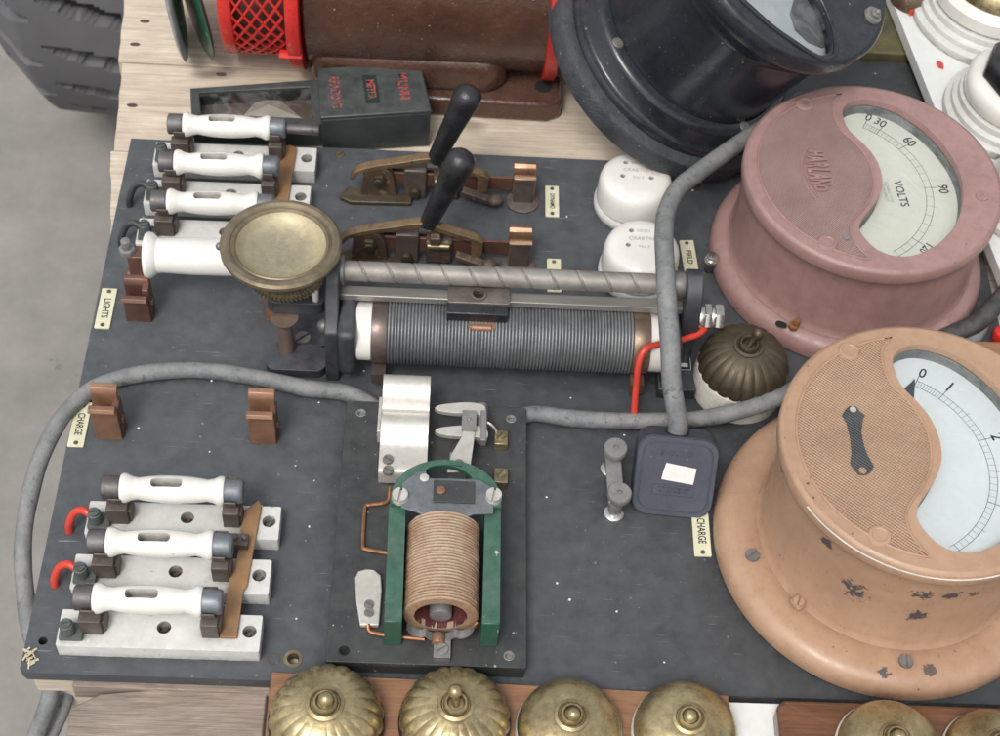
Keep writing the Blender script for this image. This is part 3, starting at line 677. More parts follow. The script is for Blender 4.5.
# slide rail (square bar with ledge)
m = MB(); m.box(18.9, 43.7, 27.1, 28.0, 6.1, 6.7); m.build('slide_rail', M('rail_steel', (.42, .40, .37), (.30, .285, .265), rough=.38, metal=.65, ns=1, st=(.1, 1, 1), dust=.2), rh, bev=.05)
# lead screw with a long spiral groove
n = 520; vs = []; fs = []; na = 36; x0, x1 = 18.9, 43.7; sy, sz_ = 28.3, 8.0
for i in range(n+1):
    x = x0+(x1-x0)*i/n
    for k in range(na):
        a = 2*pi*k/na; ph = ((x-x0)/1.95-a/(2*pi)) % 1.; d = abs(ph-.5)
        r = .74-.11*max(0, 1-(d/.05)**2) if d < .05 else .74
        vs.append((x, sy+r*cos(a), sz_+r*sin(a)))
for i in range(n):
    for k in range(na):
        k2 = (k+1) % na; fs.append((i*na+k, i*na+k2, (i+1)*na+k2, (i+1)*na+k))
m = MB(); m.add(vs, fs); m.build('lead_screw', M('screw_steel', (.31, .29, .265), (.20, .185, .17), rough=.5, metal=.4, ns=1.3, bump=.2, dust=.35, dustc=(.33, .31, .28)), rh, ang=60)
m = MB(); m.rcyl((42.6, sy, sz_), (43.75, sy, sz_), 1.0, .2, 28); m.build('bearing', steel, rh)
m = MB(); m.rcyl((18.8, sy, sz_), (19.2, sy, sz_), 1.1, .1, 28); m.build('bearing', steel, rh)
# slider
xa = 26.65; xb = 31.1
m = MB(); hole_c = circle(28.85, 27.3, .40, 18)
m.prism(rrect(xa, xb, 26.5, 28.3, .12, 2), 6.72, 7.15, [hole_c[::-1]]); sl = m.build('slider', M('slider_plate', (.27, .24, .21), (.17, .15, .125), rough=.42, metal=.6, ns=1.5, bump=.2), rh, bev=.05)
m = MB(); m.lathe([(.60, 0), (.60, .10), (.42, .12), (.38, -.35)], (28.85, 27.3, 7.15), n=24, cap0=False, cap1=False); m.build('bush', clipm, sl)
m = MB(); m.cyl((28.85, 27.3, 6.73), (28.85, 27.3, 6.8), .39, n=18); m.build('bush_hole', hole, sl)
m = MB(); m.box(xa-.05, xb-.1, 25.6, 26.7, 5.95, 7.0); m.build('insulator', blackk, sl, bev=.08)
m = MB(); m.box(28.2, 30.2, 25.1, 26.0, 5.9, 6.1); m.cyl((28.4, 25.2, 5.95), (29.9, 25.2, 5.95), .25); m.build('brush', copper, sl, bev=.06)
# left bracket with post and seat for the dish
m = MB(); m.prism(rrect(13.6, 17.9, 26.6, 29.9, .7, 5), 4.9, 6.1); m.build('side_bracket', blackp, rh, bev=.12)
m = MB(); m.prism(rrect(13.4, 17.9, 24.5, 26.9, .8, 5), 0, .9); m.box(15.2, 17.9, 27.2, 29.5, 0, .5); m.build('foot', blackp, rh, bev=.1)
c = at(286, 358, .9)
m = MB(); m.lathe([(.56, 0), (.54, 3.2), (.62, 3.6), (.95, 4.0), (1.0, 4.15)], (14.9, 26.4, .6), n=28); m.build('copper_post', M('post_brown', (.27, .20, .155), (.20, .145, .12), rough=.45, metal=.5, ns=1.5), rh)
m = MB(); c = at(303, 339, .5); m.slotscrew((c.x, c.y, .5), .6, .25); m.build('frame_screw', steel, rh)
m = MB(); m.ball((17.6, 27.6, 2.4), .55); m.build('frame_rivet', steel, rh)
# right end: bolts and type label
m = MB(); bx_, by_, bz_ = 44.9, 27.4, 5.6; m.rcyl((bx_, by_, bz_), (bx_+.5, by_, bz_), .95, .1, 24); m.rcyl((bx_+.5, by_, bz_), (bx_+1.0, by_, bz_), 1.0, .08, 6); m.rcyl((bx_+1.0, by_, bz_), (bx_+1.25, by_, bz_), .85, .05, 24); m.rcyl((bx_+1.25, by_, bz_), (bx_+1.9, by_, bz_), 1.0, .15, 6); m.build('terminal_bolt', zinc, rh)
m = MB(); m.prism([(42.5, 23.9), (45.3, 23.9), (45.3, 28.5), (42.5, 28.5)], 0, 1.2); rp = m.build('foot', blackp, rh, bev=.1)
lc_ = at(683, 357, 1.22); T = Matrix.Translation((lc_.x, lc_.y, 1.22)) @ Matrix.Rotation(-pi/2, 4, 'Z')
m = MB(); m.X = T; m.box(-1.3, 1.3, -.8, .65, 0, .03); lab = m.build('type_label', ink, rh)
text('TYPE', .62, whitep, lab, None, X=T @ Matrix.Translation((-.3, -.05, .035)), bold=.02)
m = MB(); m.X = T
for a, b, c_, d_ in ((-1.25, 1.25, .5, .54), (-1.25, 1.25, -.75, -.71), (-1.25, -1.21, -.75, .54), (1.21, 1.25, -.75, .54), (.6, .95, -.5, .3)): m.box(a, b, c_, d_, .03, .045)
m.build('label_border', whitep, lab)
# red wire from the rheostat bolt
pts = [(45.2, 27.2, 5.6)]+[tuple(at(px, py, z)) for px, py, z in ((707, 322, 5.2), (700, 333, 5.1), (680, 340, 5.2), (660, 344, 5.6), (646, 349, 6.0), (639, 362, 5.2), (636, 388, 3.0), (634, 414, 1.0), (633, 424, .4))]
m = MB(); m.tube(pts, .25, 12); e = Vector(pts[-1]); tag(m.build('red_wire', redw, None, loc=e), 'red insulated wire curving from the rheostat end bolt down under the grey cable', 'wire')

# brass dish on its knurled disc
dz = 10.3; dc = at(281, 245, dz+.35); dc.z = 0
dish = thing('brass_dish', 'shallow tarnished brass dish on a knurled disc above the rheostat bracket', 'dish', (dc.x, dc.y, 6.1))
dish.rotation_euler = (0, 0, 0)
tl = Matrix.Translation((dc.x, dc.y, dz)) @ Matrix.Rotation(R(-1.5), 4, 'X')
m = MB(); m.X = tl
pr = [(.8, -1.3), (2.2, -1.15), (3.4, -.75), (4.05, -.1), (4.27, .25), (4.27, .5), (4.1, .68), (3.8, .72), (3.58, .62), (3.5, .5), (3.42, .5), (3.35, .56), (3.25, .52), (3.15, .38)]
m.lathe(pr, n=80, cap0=True, cap1=False); m.build('rim', dishr, dish, ang=30)
m = MB(); m.X = tl; m.lathe([(3.17, .4), (2.95, .12), (2.5, -.2), (1.8, -.42), (.9, -.52), (.01, -.54)], n=64, cap0=False); m.build('bowl', dishm, dish)
m = MB(); c2 = Vector((dc.x+.3, dc.y-.4, dz-2.2)); m.lathe([(2.35, 0), (2.75, .1), (2.75, .55), (2.4, .65)], c2, n=180, mod=lambda a, u: 1+.03*(1 if sin(a*60) > 0 else -1)); m.build('knurled_disc', dishr, dish, ang=20)
m = MB(); m.cyl((c2.x, c2.y, 6.1), (c2.x, c2.y, dz-.8), 1.0); m.build('stem', blackp, dish)
c = at(213, 238, dz-1); m = MB(); m.ball((dc.x-4.35, dc.y+.2, dz-.3), .3); m.build('stop_pin', steel, dish)
c = at(315, 287, 7.5); m = MB(); m.rcyl((c.x, c.y, 6.0), (c.x, c.y, 7.5), .28, .05, 12); tag(m.build('white_pin', porc, None, loc=(c.x, c.y, 6.1)), 'tiny white pin standing beside the knurled edge under the dish', 'pin')

# ------------------------------------------------------------------ porcelain junction covers (round, between nameplates and black meter)
def rose(label, px, py, z, word1):
    c = at(px, py, z); x, y = c.x, c.y
    root = thing('porcelain_cover', label, 'junction cover', (x, y, 0), 'round porcelain covers')
    m = MB(); m.lathe([(3.05, 0), (3.15, .15), (3.15, .75), (3.0, .95), (2.8, 1.0)], (x, y, 0), n=64); m.build('base', porcd, root)
    h = z; hs = [Vector((x+a, y+b, 0)) for a, b in ((-.85, 1.35), (-1.15, -.15), (1.15, -.25))]
    pr = [(2.85, .95), (3.0, 1.1), (3.0, h-1.6), (2.95, h-.9), (2.86, h-.5), (2.66, h-.2), (2.3, h-.04), (1.8, h)]
    m = MB(); m.lathe(pr, (x, y, 0), n=64)
    cut = MB()
    for p in hs: cut.cyl((p.x, p.y, h-.6), (p.x, p.y, h+.5), .2, n=14)
    cv = m.build('cover', porc, root, cut=cut)
    for wd, dy, s_ in (('REGD', 1.35, .42), (word1, .55, .5), ('No 3', -.25, .42)):
        text(wd, s_, M('embossed_porcelain', (.50, .50, .48), rough=.4, bump=0) if dy < 9 else porc, cv, (x+.1, y+dy, h-.0), ext=.02, name='embossing')
    return root
rose('rear round white porcelain cover, under the edge of the big black meter', 637, 175, 3.7, 'CRABTREE')
rose('front round white porcelain cover, just behind the rheostat screw', 643, 244, 3.7, 'CRABTREE')

# small terminal beside the pink meter
c = at(709, 270, 0); root = thing('terminal_post', 'small silver headed terminal screw beside the pink meter flange', 'terminal', (c.x, c.y, 0))
m = MB(); m.rcyl((c.x, c.y, 0), (c.x, c.y, 1.1), .42, .08, 20); m.build('post', blackp, root)
m = MB(); m.rcyl((c.x, c.y, 1.1), (c.x, c.y, 1.45), .55, .08, 24); m.rcyl((c.x, c.y, 1.45), (c.x, c.y, 1.8), .42, .08, 24); m.build('silver_nut', zinc, root)

# grey terminal link left of the plug
pa = at(616, 447, 3.0); pb = at(620, 492, 3.0)
root = thing('terminal_link', 'two grey knurled terminal knobs joined by a flat strap left of the square plug', 'terminal', (pa.x, (pa.y+pb.y)/2, 0))
for p in (pa, pb):
    m = MB(); m.lathe([(.55, 0), (.82, .05), (.85, .15), (.85, .5), (.78, .6), (.2, .62), (.18, .45)], (p.x, p.y, 2.4), n=60, mod=lambda a, u: 1+.012*sin(a*30)); m.rcyl((p.x, p.y, 1.9), (p.x, p.y, 2.42), .55, .08, 24); m.build('knob', greym, root)
    m = MB(); m.rcyl((p.x-.1, p.y, 0), (p.x-.1, p.y, 2.0), .5, .08, 24); m.lathe([(.72, 0), (.72, .3), (.5, .42)], (p.x-.1, p.y, 0), n=24); m.build('post', zinc, root)
m = MB(); m.bar((pa.x-.1, pa.y+.2, 1.75), (pb.x-.1, pb.y-.2, 1.75), 1.15, .35); m.build('strap', greym, root, bev=.08)

# ------------------------------------------------------------------ square plug, leaning, with its cable
pc = at(670, 517, 0)
T = Matrix.Translation((pc.x, pc.y, .05)) @ Matrix.Rotation(R(-4), 4, 'Z') @ Matrix.Rotation(R(54), 4, 'X')
root = thing('square_plug', 'square navy black plug with white sticker leaning under the grey cable', 'plug', (pc.x, pc.y, 0))
def out_plug(s=1., dx=0): return [(a*s, 2.95+(b-2.95)*s) for a, b in rrect(-2.85, 2.85, 0, 5.9, 1.15, 7)]
m = MB(); m.X = T; m.prism(out_plug(), -2.3, -.18); m.prism(out_plug(.985), -.18, 0); m.build('body', bakel, root, bev=.12)
m = MB(); m.X = T; m.tube([(a, b, .0) for a, b in out_plug(.86)], .06, 6, 1, closed=True); m.build('moulded_line', bakel, root)
m = MB(); m.X = T; m.prism([(-.95, 2.75), (1.3, 2.55), (1.4, 3.75), (-.75, 4.0), (-.9, 3.3)], .005, .03); m.build('sticker', paper, root)
m = MB(); m.X = T
for a, b, c_, d_ in ((-1.55, 1.45, 1.55, 1.6), (-1.55, 1.45, 2.3, 2.35), (-1.55, -1.5, 1.6, 2.3), (1.4, 1.45, 1.6, 2.3)): m.box(a, b, c_, d_, 0, .05)
m.build('moulded_frame', bakel, root)
text('CRESCENT', .55, bakel, root, None, X=T @ Matrix.Translation((-.05, 1.95, .03)), ext=.04, bold=.01, sx=.85)
text('ENGLAND', .5, bakel, root, None, X=T @ Matrix.Translation((-.1, 4.7, .03)), ext=.03, bold=.0)
m = MB(); m.X = T; m.cyl((-.15, 5.85, -1.1), (-.15, 6.0, -1.1), .85, n=24); m.build('cable_gland', hole, root)
top = T @ Vector((-.15, 5.7, -1.1))
pts = [tuple(top), tuple(top+Vector((-.05, .45, 1.1)))]+[tuple(at(px, py, z)) for px, py, z in ((672, 385, 7.2), (670, 345, 9.1), (667, 300, 10.0), (665, 262, 9.8), (664, 232, 9.2), (667, 210, 8.4), (678, 189, 7.6), (700, 171, 6.9), (735, 146, 6.2), (775, 119, 5), (800, 100, 3))]
m = MB(); m.tube(pts, .70, 18, 8); tag(m.build('plug_cable', cable, None, loc=top), 'stout grey cable rising from the square plug and bending behind the pink meter', 'cable')

# long cable
pts = [(-6, -12, -34), (-2.5, -4.5, -14)]+[tuple(at(px, py, z)) for px, py, z in ((52, 688, -6), (33, 640, -4.2), (25, 590, -3), (23, 545, -2), (29, 500, -1.0), (42, 455, -.1), (64, 415, .5), (96, 387, .62), (140, 374, .62), (195, 370, .62), (255, 377, .62), (305, 388, .62), (350, 394, .62))]
pts += [(22.6, 21.0, .6), (24.5, 20.6, .58), (27, 20.2, .58), (30.5, 20.1, .58)]+[tuple(at(px, py, z)) for px, py, z in ((530, 414, .62), (580, 419, .62), (640, 421, .65), (695, 419, 1.1), (735, 412, 2.2), (775, 399, 2.8), (808, 385, 1.6))]
pts += [(59.5, 25.6, .62), (64, 28.3, .62), (67, 30, .62), (70, 34, .62), (76, 38, 2)]
m = MB(); m.tube(pts, .62, 20, 8, rfn=lambda u: .62*(1+.05*sin(u*97)*sin(u*41))); tag(m.build('long_cable', cable, None, loc=(22, 20, 0)), 'long grey cable looping off the left edge and across the panel under the plug', 'cable')
pts = [(-7, -13, -34), (-2.6, -5, -15), tuple(at(66, 700, -8)), tuple(at(52, 660, -6.5)), tuple(at(66, 600, -5)), (4.5, 8, -6), (9, 12, -9)]
m = MB(); m.tube(pts, .52, 14, 8); tag(m.build('lower_cable', cable, None, loc=(-2.6, -5, -15)), 'second strand of grey cable showing below the lower left corner', 'cable')
pts = [tuple(at(px, py, z)) for px, py, z in ((900, 352, 1.2), (925, 345, 1.2), (955, 333, 1.3), (978, 322, 1.5), (1000, 300, 1.8), (1030, 262, 2))]
m = MB(); m.tube(pts, .75, 14, 6); tag(m.build('dark_cable', blackw, None, loc=Vector(pts[2])), 'dark cable in the gap between the pink and the tan meter at the right edge', 'cable')

# ------------------------------------------------------------------ fluted and plain brass dome switches
def dome_prof(Rd, h):
    return [(Rd, 0), (Rd*1.01, h*.08), (Rd*.985, h*.25), (Rd*.93, h*.45), (Rd*.83, h*.64), (Rd*.70, h*.79), (Rd*.56, h*.89), (Rd*.42, h*.95), (Rd*.36, h*.97)]
def dome_switch(label, px, py, z0, Rd, h, bh, fluted, basemat, domemat, group, tilt=(.0, .0), base_r=None, lever=.55):
    """px, py = where the toggle collar shows; z0 = surface it stands on"""
    zt = z0+bh+h; c = at(px, py, zt); x, y = c.x, c.y
    root = thing('dome_switch', label, 'switch', (x, y, z0), group)
    br = base_r or Rd*1.04
    m = MB(); m.lathe([(br*.97, 0), (br, .1), (br, bh*.75), (br*.97, bh*.95), (Rd*.9, bh+.02)], (x, y, z0), n=72); m.build('base', basemat, root)
    pr = dome_prof(Rd, h)
    P = crom([(a, b, 0) for a, b in pr], 4); pr = [(p.x, p.y) for p in P]
    mod = (lambda a, u: 1+(.045*(abs(sin(a*11))**.7)-.03)*min(1, (1-u)*2.2+.12)) if fluted else None
    m = MB(); m.lathe(pr, (x, y, z0+bh), n=264 if fluted else 96, mod=mod, cap0=False); m.build('dome', domemat, root, ang=70)
    k = Rd/3.6
    m = MB(); m.lathe([(1.30*k, -.10), (1.22*k, .12), (1.0*k, .2), (.92*k, .12), (.92*k, .02), (.85*k, .02), (.80*k, .30), (.72*k, .42), (.60*k, .42), (.52*k, .25), (.5*k, -.05)], (x, y, zt-.12), n=48, cap0=False, cap1=False); m.build('collar', domemat, root)
    m = MB(); m.cyl((x, y, zt-.2), (x, y, zt-.1), .8*k); m.build('socket', hole, root)
    d = Vector((tilt[0], tilt[1], 1)).normalized(); b0 = Vector((x, y, zt-.15))
    m = MB(); m.lathe([(.26*k, 0), (.24*k, .3), (.28*k, lever), (.42*k, lever+.18), (.48*k, lever+.42), (.40*k, lever+.68), (.2*k, lever+.82), (.02, lever+.85)], b0, d, 24); m.build('toggle', domemat, root)
    return root
dome_switch('fluted brass dome switch on black base, leftmost on the pine strip', 325, 703, .3, 3.55, 2.5, .8, True, blackk, brassy, 'brass dome switches', tilt=(.1, -.1))
dome_switch('fluted brass dome switch on black base, second from left with lever pushed up', 456, 704, .3, 3.45, 2.4, .8, True, blackk, brassy, 'brass dome switches', tilt=(-.1, .6), lever=.6)
dome_switch('plain brass dome switch on white base, third along the pine strip', 572, 715, .3, 3.3, 2.1, .7, False, cream, brassy, 'brass dome switches', tilt=(.05, -.25), lever=.25)
dome_switch('plain brass dome switch on white base, at the right end of the pine strip', 690, 718, .3, 3.3, 2.1, .7, False, cream, brassy, 'brass dome switches', tilt=(-.1, -.2), lever=.25)
dome_switch('left plain brass dome switch on the dark varnished block', 897, 738, 1.2, 3.3, 2.0, .6, False, cream, brassy, 'brass dome switches', tilt=(0, -.2), lever=.2)
dome_switch('right plain brass dome switch on the dark varnished block, cut by the frame', 1002, 744, 1.2, 3.1, 2.0, .6, False, cream, brassy, 'brass dome switches', tilt=(0, -.2), lever=.2)
dome_switch('dark fluted brass dome switch on tall cream base between the pink and tan meters', 749, 345, 0, 3.3, 2.6, 2.6, True, cream, brassd, 'brass dome switches', tilt=(.55, .45), base_r=3.45, lever=.8)

# mounting strips at the bottom
a = at(271, 672, .3); b = at(729, 697, .3)
m = MB(); m.prism([(a.x, a.y), (b.x, b.y+.1), (b.x+.1, -9.5), (a.x+.1, -9.5)], -1.6, .3)
tag(m.build('pine_strip', orangew, None, bev=.08, loc=((a.x+b.x)/2, -4, -1.6)), 'orange pine mounting strip under the four brass dome switches along the lower edge', 'wooden strip')
a = at(728, 702, -.2); b = at(775, 703, -.2)
m = MB(); m.box(a.x, b.x+1.5, -9, a.y, -1.6, -.2); tag(m.build('white_block', whitep, None, bev=.06, loc=(a.x+1.5, -5, -1.6)), 'white painted board showing between the pine strip and the varnished block', 'board')
a = at(776, 699, 1.2); b = at(1010, 709, 1.2)
m = MB(); m.prism([(a.x+.5, a.y), (b.x+6, b.y+.1), (b.x+6, -9.5), (a.x, -9.5), (a.x, a.y-.5)], -1.6, 1.2)
tag(m.build('varnished_block', darkw, None, bev=.25, loc=(58, -5, -1.6)), 'dark red brown varnished wooden block carrying brass domes at the lower right', 'wooden block')

# ------------------------------------------------------------------ meters
WIN = [(-1.5, 5.6), (-1.45, 6.9), (-.6, 7.8), (.8, 8.1), (2.6, 7.5), (4.0, 6.35), (5.2, 4.8), (6.1, 2.9), (6.6, 1.0), (6.65, -1), (6.2, -3.1), (5.4, -4.8), (4.25, -6.3), (3.0, -7.35), (1.8, -7.95), (.5, -8.05), (-.6, -7.6), (-1.4, -6.6), (-1.75, -5.5), (-1.3, -4.4), (-.5, -3.3), (.2, -2.1), (.6, -.8), (.6, .7), (.25, 2.1), (-.4, 3.3), (-1.2, 4.5)]
FLD = [(-1.35, 8.55), (-2.1, 7.6), (-2.25, 6.1), (-1.9, 4.6), (-1.1, 3.5), (-.45, 2.2), (-.08, .8), (-.08, -.8), (-.45, -2.2), (-1.1, -3.4), (-2.0, -4.6), (-2.45, -5.7), (-2.25, -7.0), (-1.4, -8.5)]
def meter(name, label, c, Rf, Rc, H, paint, hatchm, dialm, nums, arc, fs, tick_end, group='round switchboard meters'):
    x, y = c; root = thing(name, label, 'meter', (x, y, 0), group)
    k = Rc/9.75; T = Matrix.Translation((x, y, 0))
    m = MB(); m.X = T
    fl = Rf/12.; Rd = fs['drum']
    m.lathe([(Rf-.25, 0), (Rf, .15), (Rf, .75), (Rf-.15, 1.25), (Rf-.5, 1.62), (Rf-1.0, 1.82), (Rf-1.4, 1.86), (Rd+.28, 1.86), (Rd+.1, 1.80), (Rd, 1.95)], n=128, cap1=False)
    m.build('flange', paint, root, ang=50)
    m = MB(); m.X = T
    m.lathe([(Rd+.25, 1.75), (Rd+.05, 2.0), (Rd-.1, 2.5), (Rd-.1, 5.0), (Rd*.5+4.6*k, H-4.0), (9.33*k, H-2.6), (9.42*k, H-1.75), (9.5*k, H-1.6), (9.5*k, H-1.5), (9.66*k, H-1.35), (9.75*k, H-1.1), (9.75*k, H-.28), (9.66*k, H-.1), (9.45*k, H)], n=128, cap1=False, cap0=False)
    m.build('case', paint, root, ang=42)
    win = [(p.x*k, p.y*k) for p in crom([(a, b, 0) for a, b in WIN], 5, True)]
    m = MB(); m.X = T; m.prism(circle(0, 0, 9.45*k, 128), H-.75, H, [win]); m.build('face_plate', paint, root, ang=30, bev=.07)
    # raised lip round the window
    wl = [(p.x*k, p.y*k, H) for p in crom([(a, b, 0) for a, b in WIN], 4, True)]
    # hatched field with ridge
    fo = [(a*k, b*k) for a, b in [(p.x, p.y) for p in crom([(a, b, 0) for a, b in FLD], 4)]]
    a0 = math.atan2(FLD[-1][1], FLD[-1][0]); a1 = math.atan2(FLD[0][1], FLD[0][0])-2*pi; rr = math.hypot(*FLD[0])*k
    fo += [(rr*cos(a0+(a1-a0)*i/48), rr*sin(a0+(a1-a0)*i/48)) for i in range(1, 48)]
    m = MB(); m.X = T; m.sheet(fo, H+.012); fld = m.build('hatched_field', hatchm, root)
    m = MB(); m.X = T; m.tube([(a, b, H+.0) for a, b in fo], .10, 8, 1, closed=True); m.build('field_ridge', paint, root)
    for a, b in ((-4.4, 7.25), (-4.3, -7.1)):
        m = MB(); m.X = T; m.lathe([(.75, 0), (.68, .1), (.5, .14), (.45, .1)], (a*k, b*k, H), n=28)
        m.build('screw_boss', paint, root)
    for a in fs['screws']:
        m = MB(); m.X = T; rx = (Rf-.9+Rd)/2; m.slotscrew((rx*cos(a), rx*sin(a), 1.86), .5, .2, ang=a*3); m.build('flange_screw', fs['smat'], root)
    # dial, glass, markings
    zd = H-1.55
    m = MB(); m.X = T; m.prism(circle(0, 0, 9.0*k, 64), zd-.1, zd); dl = m.build('dial', dialm, root)
    m = MB(); m.X = T; m.sheet(circle(0, 0, 9.2*k, 64), H-.80); m.build('glass', glass, root)
    # inner wall
    m = MB(); m.X = T; o2 = [(a*1.0, b*1.0) for a, b in win]
    n = len(o2); m.add([(a, b, H-.6) for a, b in o2]+[(a, b, zd) for a, b in o2], [(i, (i+1) % n, (i+1) % n+n, i+n) for i in range(n)])
    m.build('window_wall', grime, root)
    ax, ay, r1, r2 = arc
    m = MB(); m.X = T; zz = zd+.006
    A0, A1 = fs['arc']
    for rr in (r1, r2):
        nn = 60
        for i in range(nn):
            t0 = A0+(A1-A0)*i/nn; t1 = A0+(A1-A0)*(i+1)/nn; w = .018
            m.add([(ax+(rr-w)*cos(t0), ay+(rr-w)*sin(t0), zz), (ax+(rr+w)*cos(t0), ay+(rr+w)*sin(t0), zz), (ax+(rr+w)*cos(t1), ay+(rr+w)*sin(t1), zz), (ax+(rr-w)*cos(t1), ay+(rr-w)*sin(t1), zz)], [(0, 1, 2, 3)])
    def tick(a, ra, rb, w):
        d = Vector((cos(a), sin(a), 0)); s_ = Vector((-sin(a), cos(a), 0))*w/2; o_ = Vector((ax, ay, zz+.004))
        m.add([o_+d*ra-s_, o_+d*rb-s_, o_+d*rb+s_, o_+d*ra+s_], [(0, 1, 2, 3)])
    for a, big in fs['ticks']: tick(a, r1 if big < 2 else r1, r2+(0 if big == 0 else .22 if big == 1 else .45), .022 if big < 2 else .05)
    m.build('scale_markings', ink, dl)
    for s_, a, dr, sz in nums:
        rr = r2+dr
        text(s_, sz*1.22, ink, dl, None, X=T @ Matrix.Translation((ax+rr*cos(a), ay+rr*sin(a), zd+.008)) @ Matrix.Rotation(a-pi/2+.0, 4, 'Z'), ext=.002, name='numeral', bold=.015, sx=.85)
    return root, T, dl, zd
def arcticks(pairs, minor):
    t = []
    for i in range(len(pairs)-1):
        a, b = pairs[i], pairs[i+1]; t.append((a, 2))
        for j in range(1, minor): t.append((a+(b-a)*j/minor, 1 if j == minor//2 else 0))
    t.append((pairs[-1], 2)); return t

TC = (57.882, 11.999); PC_ = (58.330, 38.351)
angs = [R(63), R(48.4), R(16.6), R(-22), R(-57)]
tanm, Tt, dl, zd = meter('tan_meter', 'large tan painted round meter with chipped paint and scale marked 0 1 2', TC, 12., 9.713, 12.63, tan, tanh, dialw,
    [('0', R(62), .75, .95), ('1', R(48.5), .85, 1.05), ('2', R(16.5), .85, 1.0), ('3', R(-22), 1.0, 1.0)], (-3.0, -.6, 7.1, 7.6),
    dict(drum=9.0, screws=[R(-166), R(-91.5), R(-20), R(90)], smat=steel, arc=(R(63), R(-60)), ticks=arcticks(angs, 10)), None)
# pointer
m = MB(); m.X = Tt; m.prism([(-.9, 4.2), (-.05, 4.5), (.25, 6.0), (.2, 6.2), (.1, 6.0), (-1.0, 4.9)], zd+.15, zd+.2); m.build('pointer', M('pointer_grey', (.07, .08, .09), rough=.5), dl)
# latch on the flange, badge ghost
c = at(799, 603, 1.9)
m = MB(); m.X = Matrix.Translation((c.x, c.y, 1.86)) @ Matrix.Rotation(.7, 4, 'Z'); m.prism(rrect(-.55, .9, -.45, .45, .15, 3), 0, .35); m.box(.3, 1.3, -.35, .35, .3, .9); m.slotscrew((-.15, 0, .35), .4, .22, ang=.5); m.build('latch', tan, tanm, bev=.08)
bp = [(473, 385), (485, 365), (497, 354), (520, 354), (532, 370), (550, 385), (543, 400), (538, 440), (548, 490), (560, 520), (580, 555), (570, 572), (555, 585), (528, 583), (510, 562), (500, 545), (505, 510), (500, 460), (488, 410)]
HT = 12.63
pts = [at(700+a*.3, 300+b*.3, HT+.03) for a, b in bp]
h1 = at(700+510*.3, 300+366*.3, HT); h2 = at(700+542*.3, 300+569*.3, HT)
m = MB(); m.prism([(p.x, p.y) for p in pts], HT+.013, HT+.035, [circle(h1.x, h1.y, .24, 16), circle(h2.x, h2.y, .27, 16)])
m.build('badge_ghost', M('bare_patch', (.075, .08, .085), (.11, .115, .12), rough=.55, metal=.3, ns=2, hatch=(22., 1.2, 1., 1)), tanm)
m = MB(); m.slotscrew((h1.x, h1.y, HT+.01), .22, .06); m.build('badge_rivet', silver, tanm)
# white rim line on the lower edge of the tan case
m = MB(); m.X = Tt; m.tube([(9.73*cos(a), 9.73*sin(a), HT-.42) for a in [R(-150+i*2.5) for i in range(45)]], .06, 6, 1); m.build('worn_edge', M('worn_white', (.7, .66, .6), rough=.5), tanm)

a4 = [R(62), R(53), R(36), R(3.2), R(-40), R(-56)]
pt = [(a4[0], 2)]+[(a4[0]+(a4[1]-a4[0])*j/6, 0) for j in range(1, 6)]+[(a4[1], 2)]+[(a4[1]+(a4[2]-a4[1])*j/6, 0) for j in range(1, 6)]+[(a4[2], 2)]+\
     [(a4[2]+(a4[3]-a4[2])*j/6, 1 if j == 3 else 0) for j in range(1, 6)]+[(a4[3], 2)]+[(a4[3]+(a4[4]-a4[3])*j/6, 1 if j % 2 == 0 else 0) for j in range(1, 6)]+[(a4[4], 2)]+[(a4[4]+(a4[5]-a4[4])*j/3, 0) for j in range(1, 4)]
pinkm, Tp, dl, zd = meter('pink_meter', 'dusty pink round voltmeter with HARLAND embossed and a 0 to 120 volt scale', PC_, 10.85, 9.82, 10.0, pink, pinkh, dialc,
    [('0', R(62), .75, .95), ('30', R(55.5), .75, .95), ('60', R(37), .75, .95), ('90', R(2.2), .85, .9), ('120', R(-41), .8, .8)], (-3.1, -.05, 7.5, 8.05),
    dict(drum=9.5, screws=[], smat=rust, arc=(R(62), R(-57)), ticks=pt), None)
text('VOLTS', .95, ink, dl, None, X=Tp @ Matrix.Translation((2.45, -.4, zd+.008)) @ Matrix.Rotation(R(-84), 4, 'Z'), ext=.002, sx=.95, bold=.01)
for i, (s_, dx) in enumerate((('MOVING COIL', .0), ('INSTRUMENT', -.35))):
    text(s_, .34, inkg, dl, None, X=Tp @ Matrix.Translation((1.55+dx, -.3, zd+.008)) @ Matrix.Rotation(R(-82), 4, 'Z'), ext=.002)
# embossed oval word
for i, ch in enumerate('HARLAND'):
    u = (i-3)/3.5; wdt = 1.55*math.sqrt(max(.12, 1-u*u*.85))
    text(ch, .95, pink, pinkm, None, X=Tp @ Matrix.Translation((-4.25+.0*u, -.15-u*2.1+.15, 10.02)) @ Matrix.Rotation(R(-90), 4, 'Z') @ Matrix.Diagonal((.85, wdt/.62, 1, 1)), ext=.12, name='embossed_letter', bold=.03)
m = MB(); m.X = Tp; m.tube([(-4.25+1.2*cos(a), -.1+2.75*sin(a), 10.03) for a in [R(100+i*10) for i in range(17)]], .07, 6, 2); m.build('embossed_oval', pink, pinkm)
for a, b in ((-4.4, 7.25), (-2.9, -6.6)):
    m = MB(); m.X = Tp; m.slotscrew((a, b, 10.1), .24, .06); m.build('face_screw', greym, pinkm)
m = MB(); m.X = Tp; m.lathe([(.5, 0), (.46, .12), (.3, .14)], (8.0, -1.8, 10.0), n=24); m.slotscrew((8.0, -1.8, 10.1), .25, .08); m.build('face_screw', pink, pinkm)
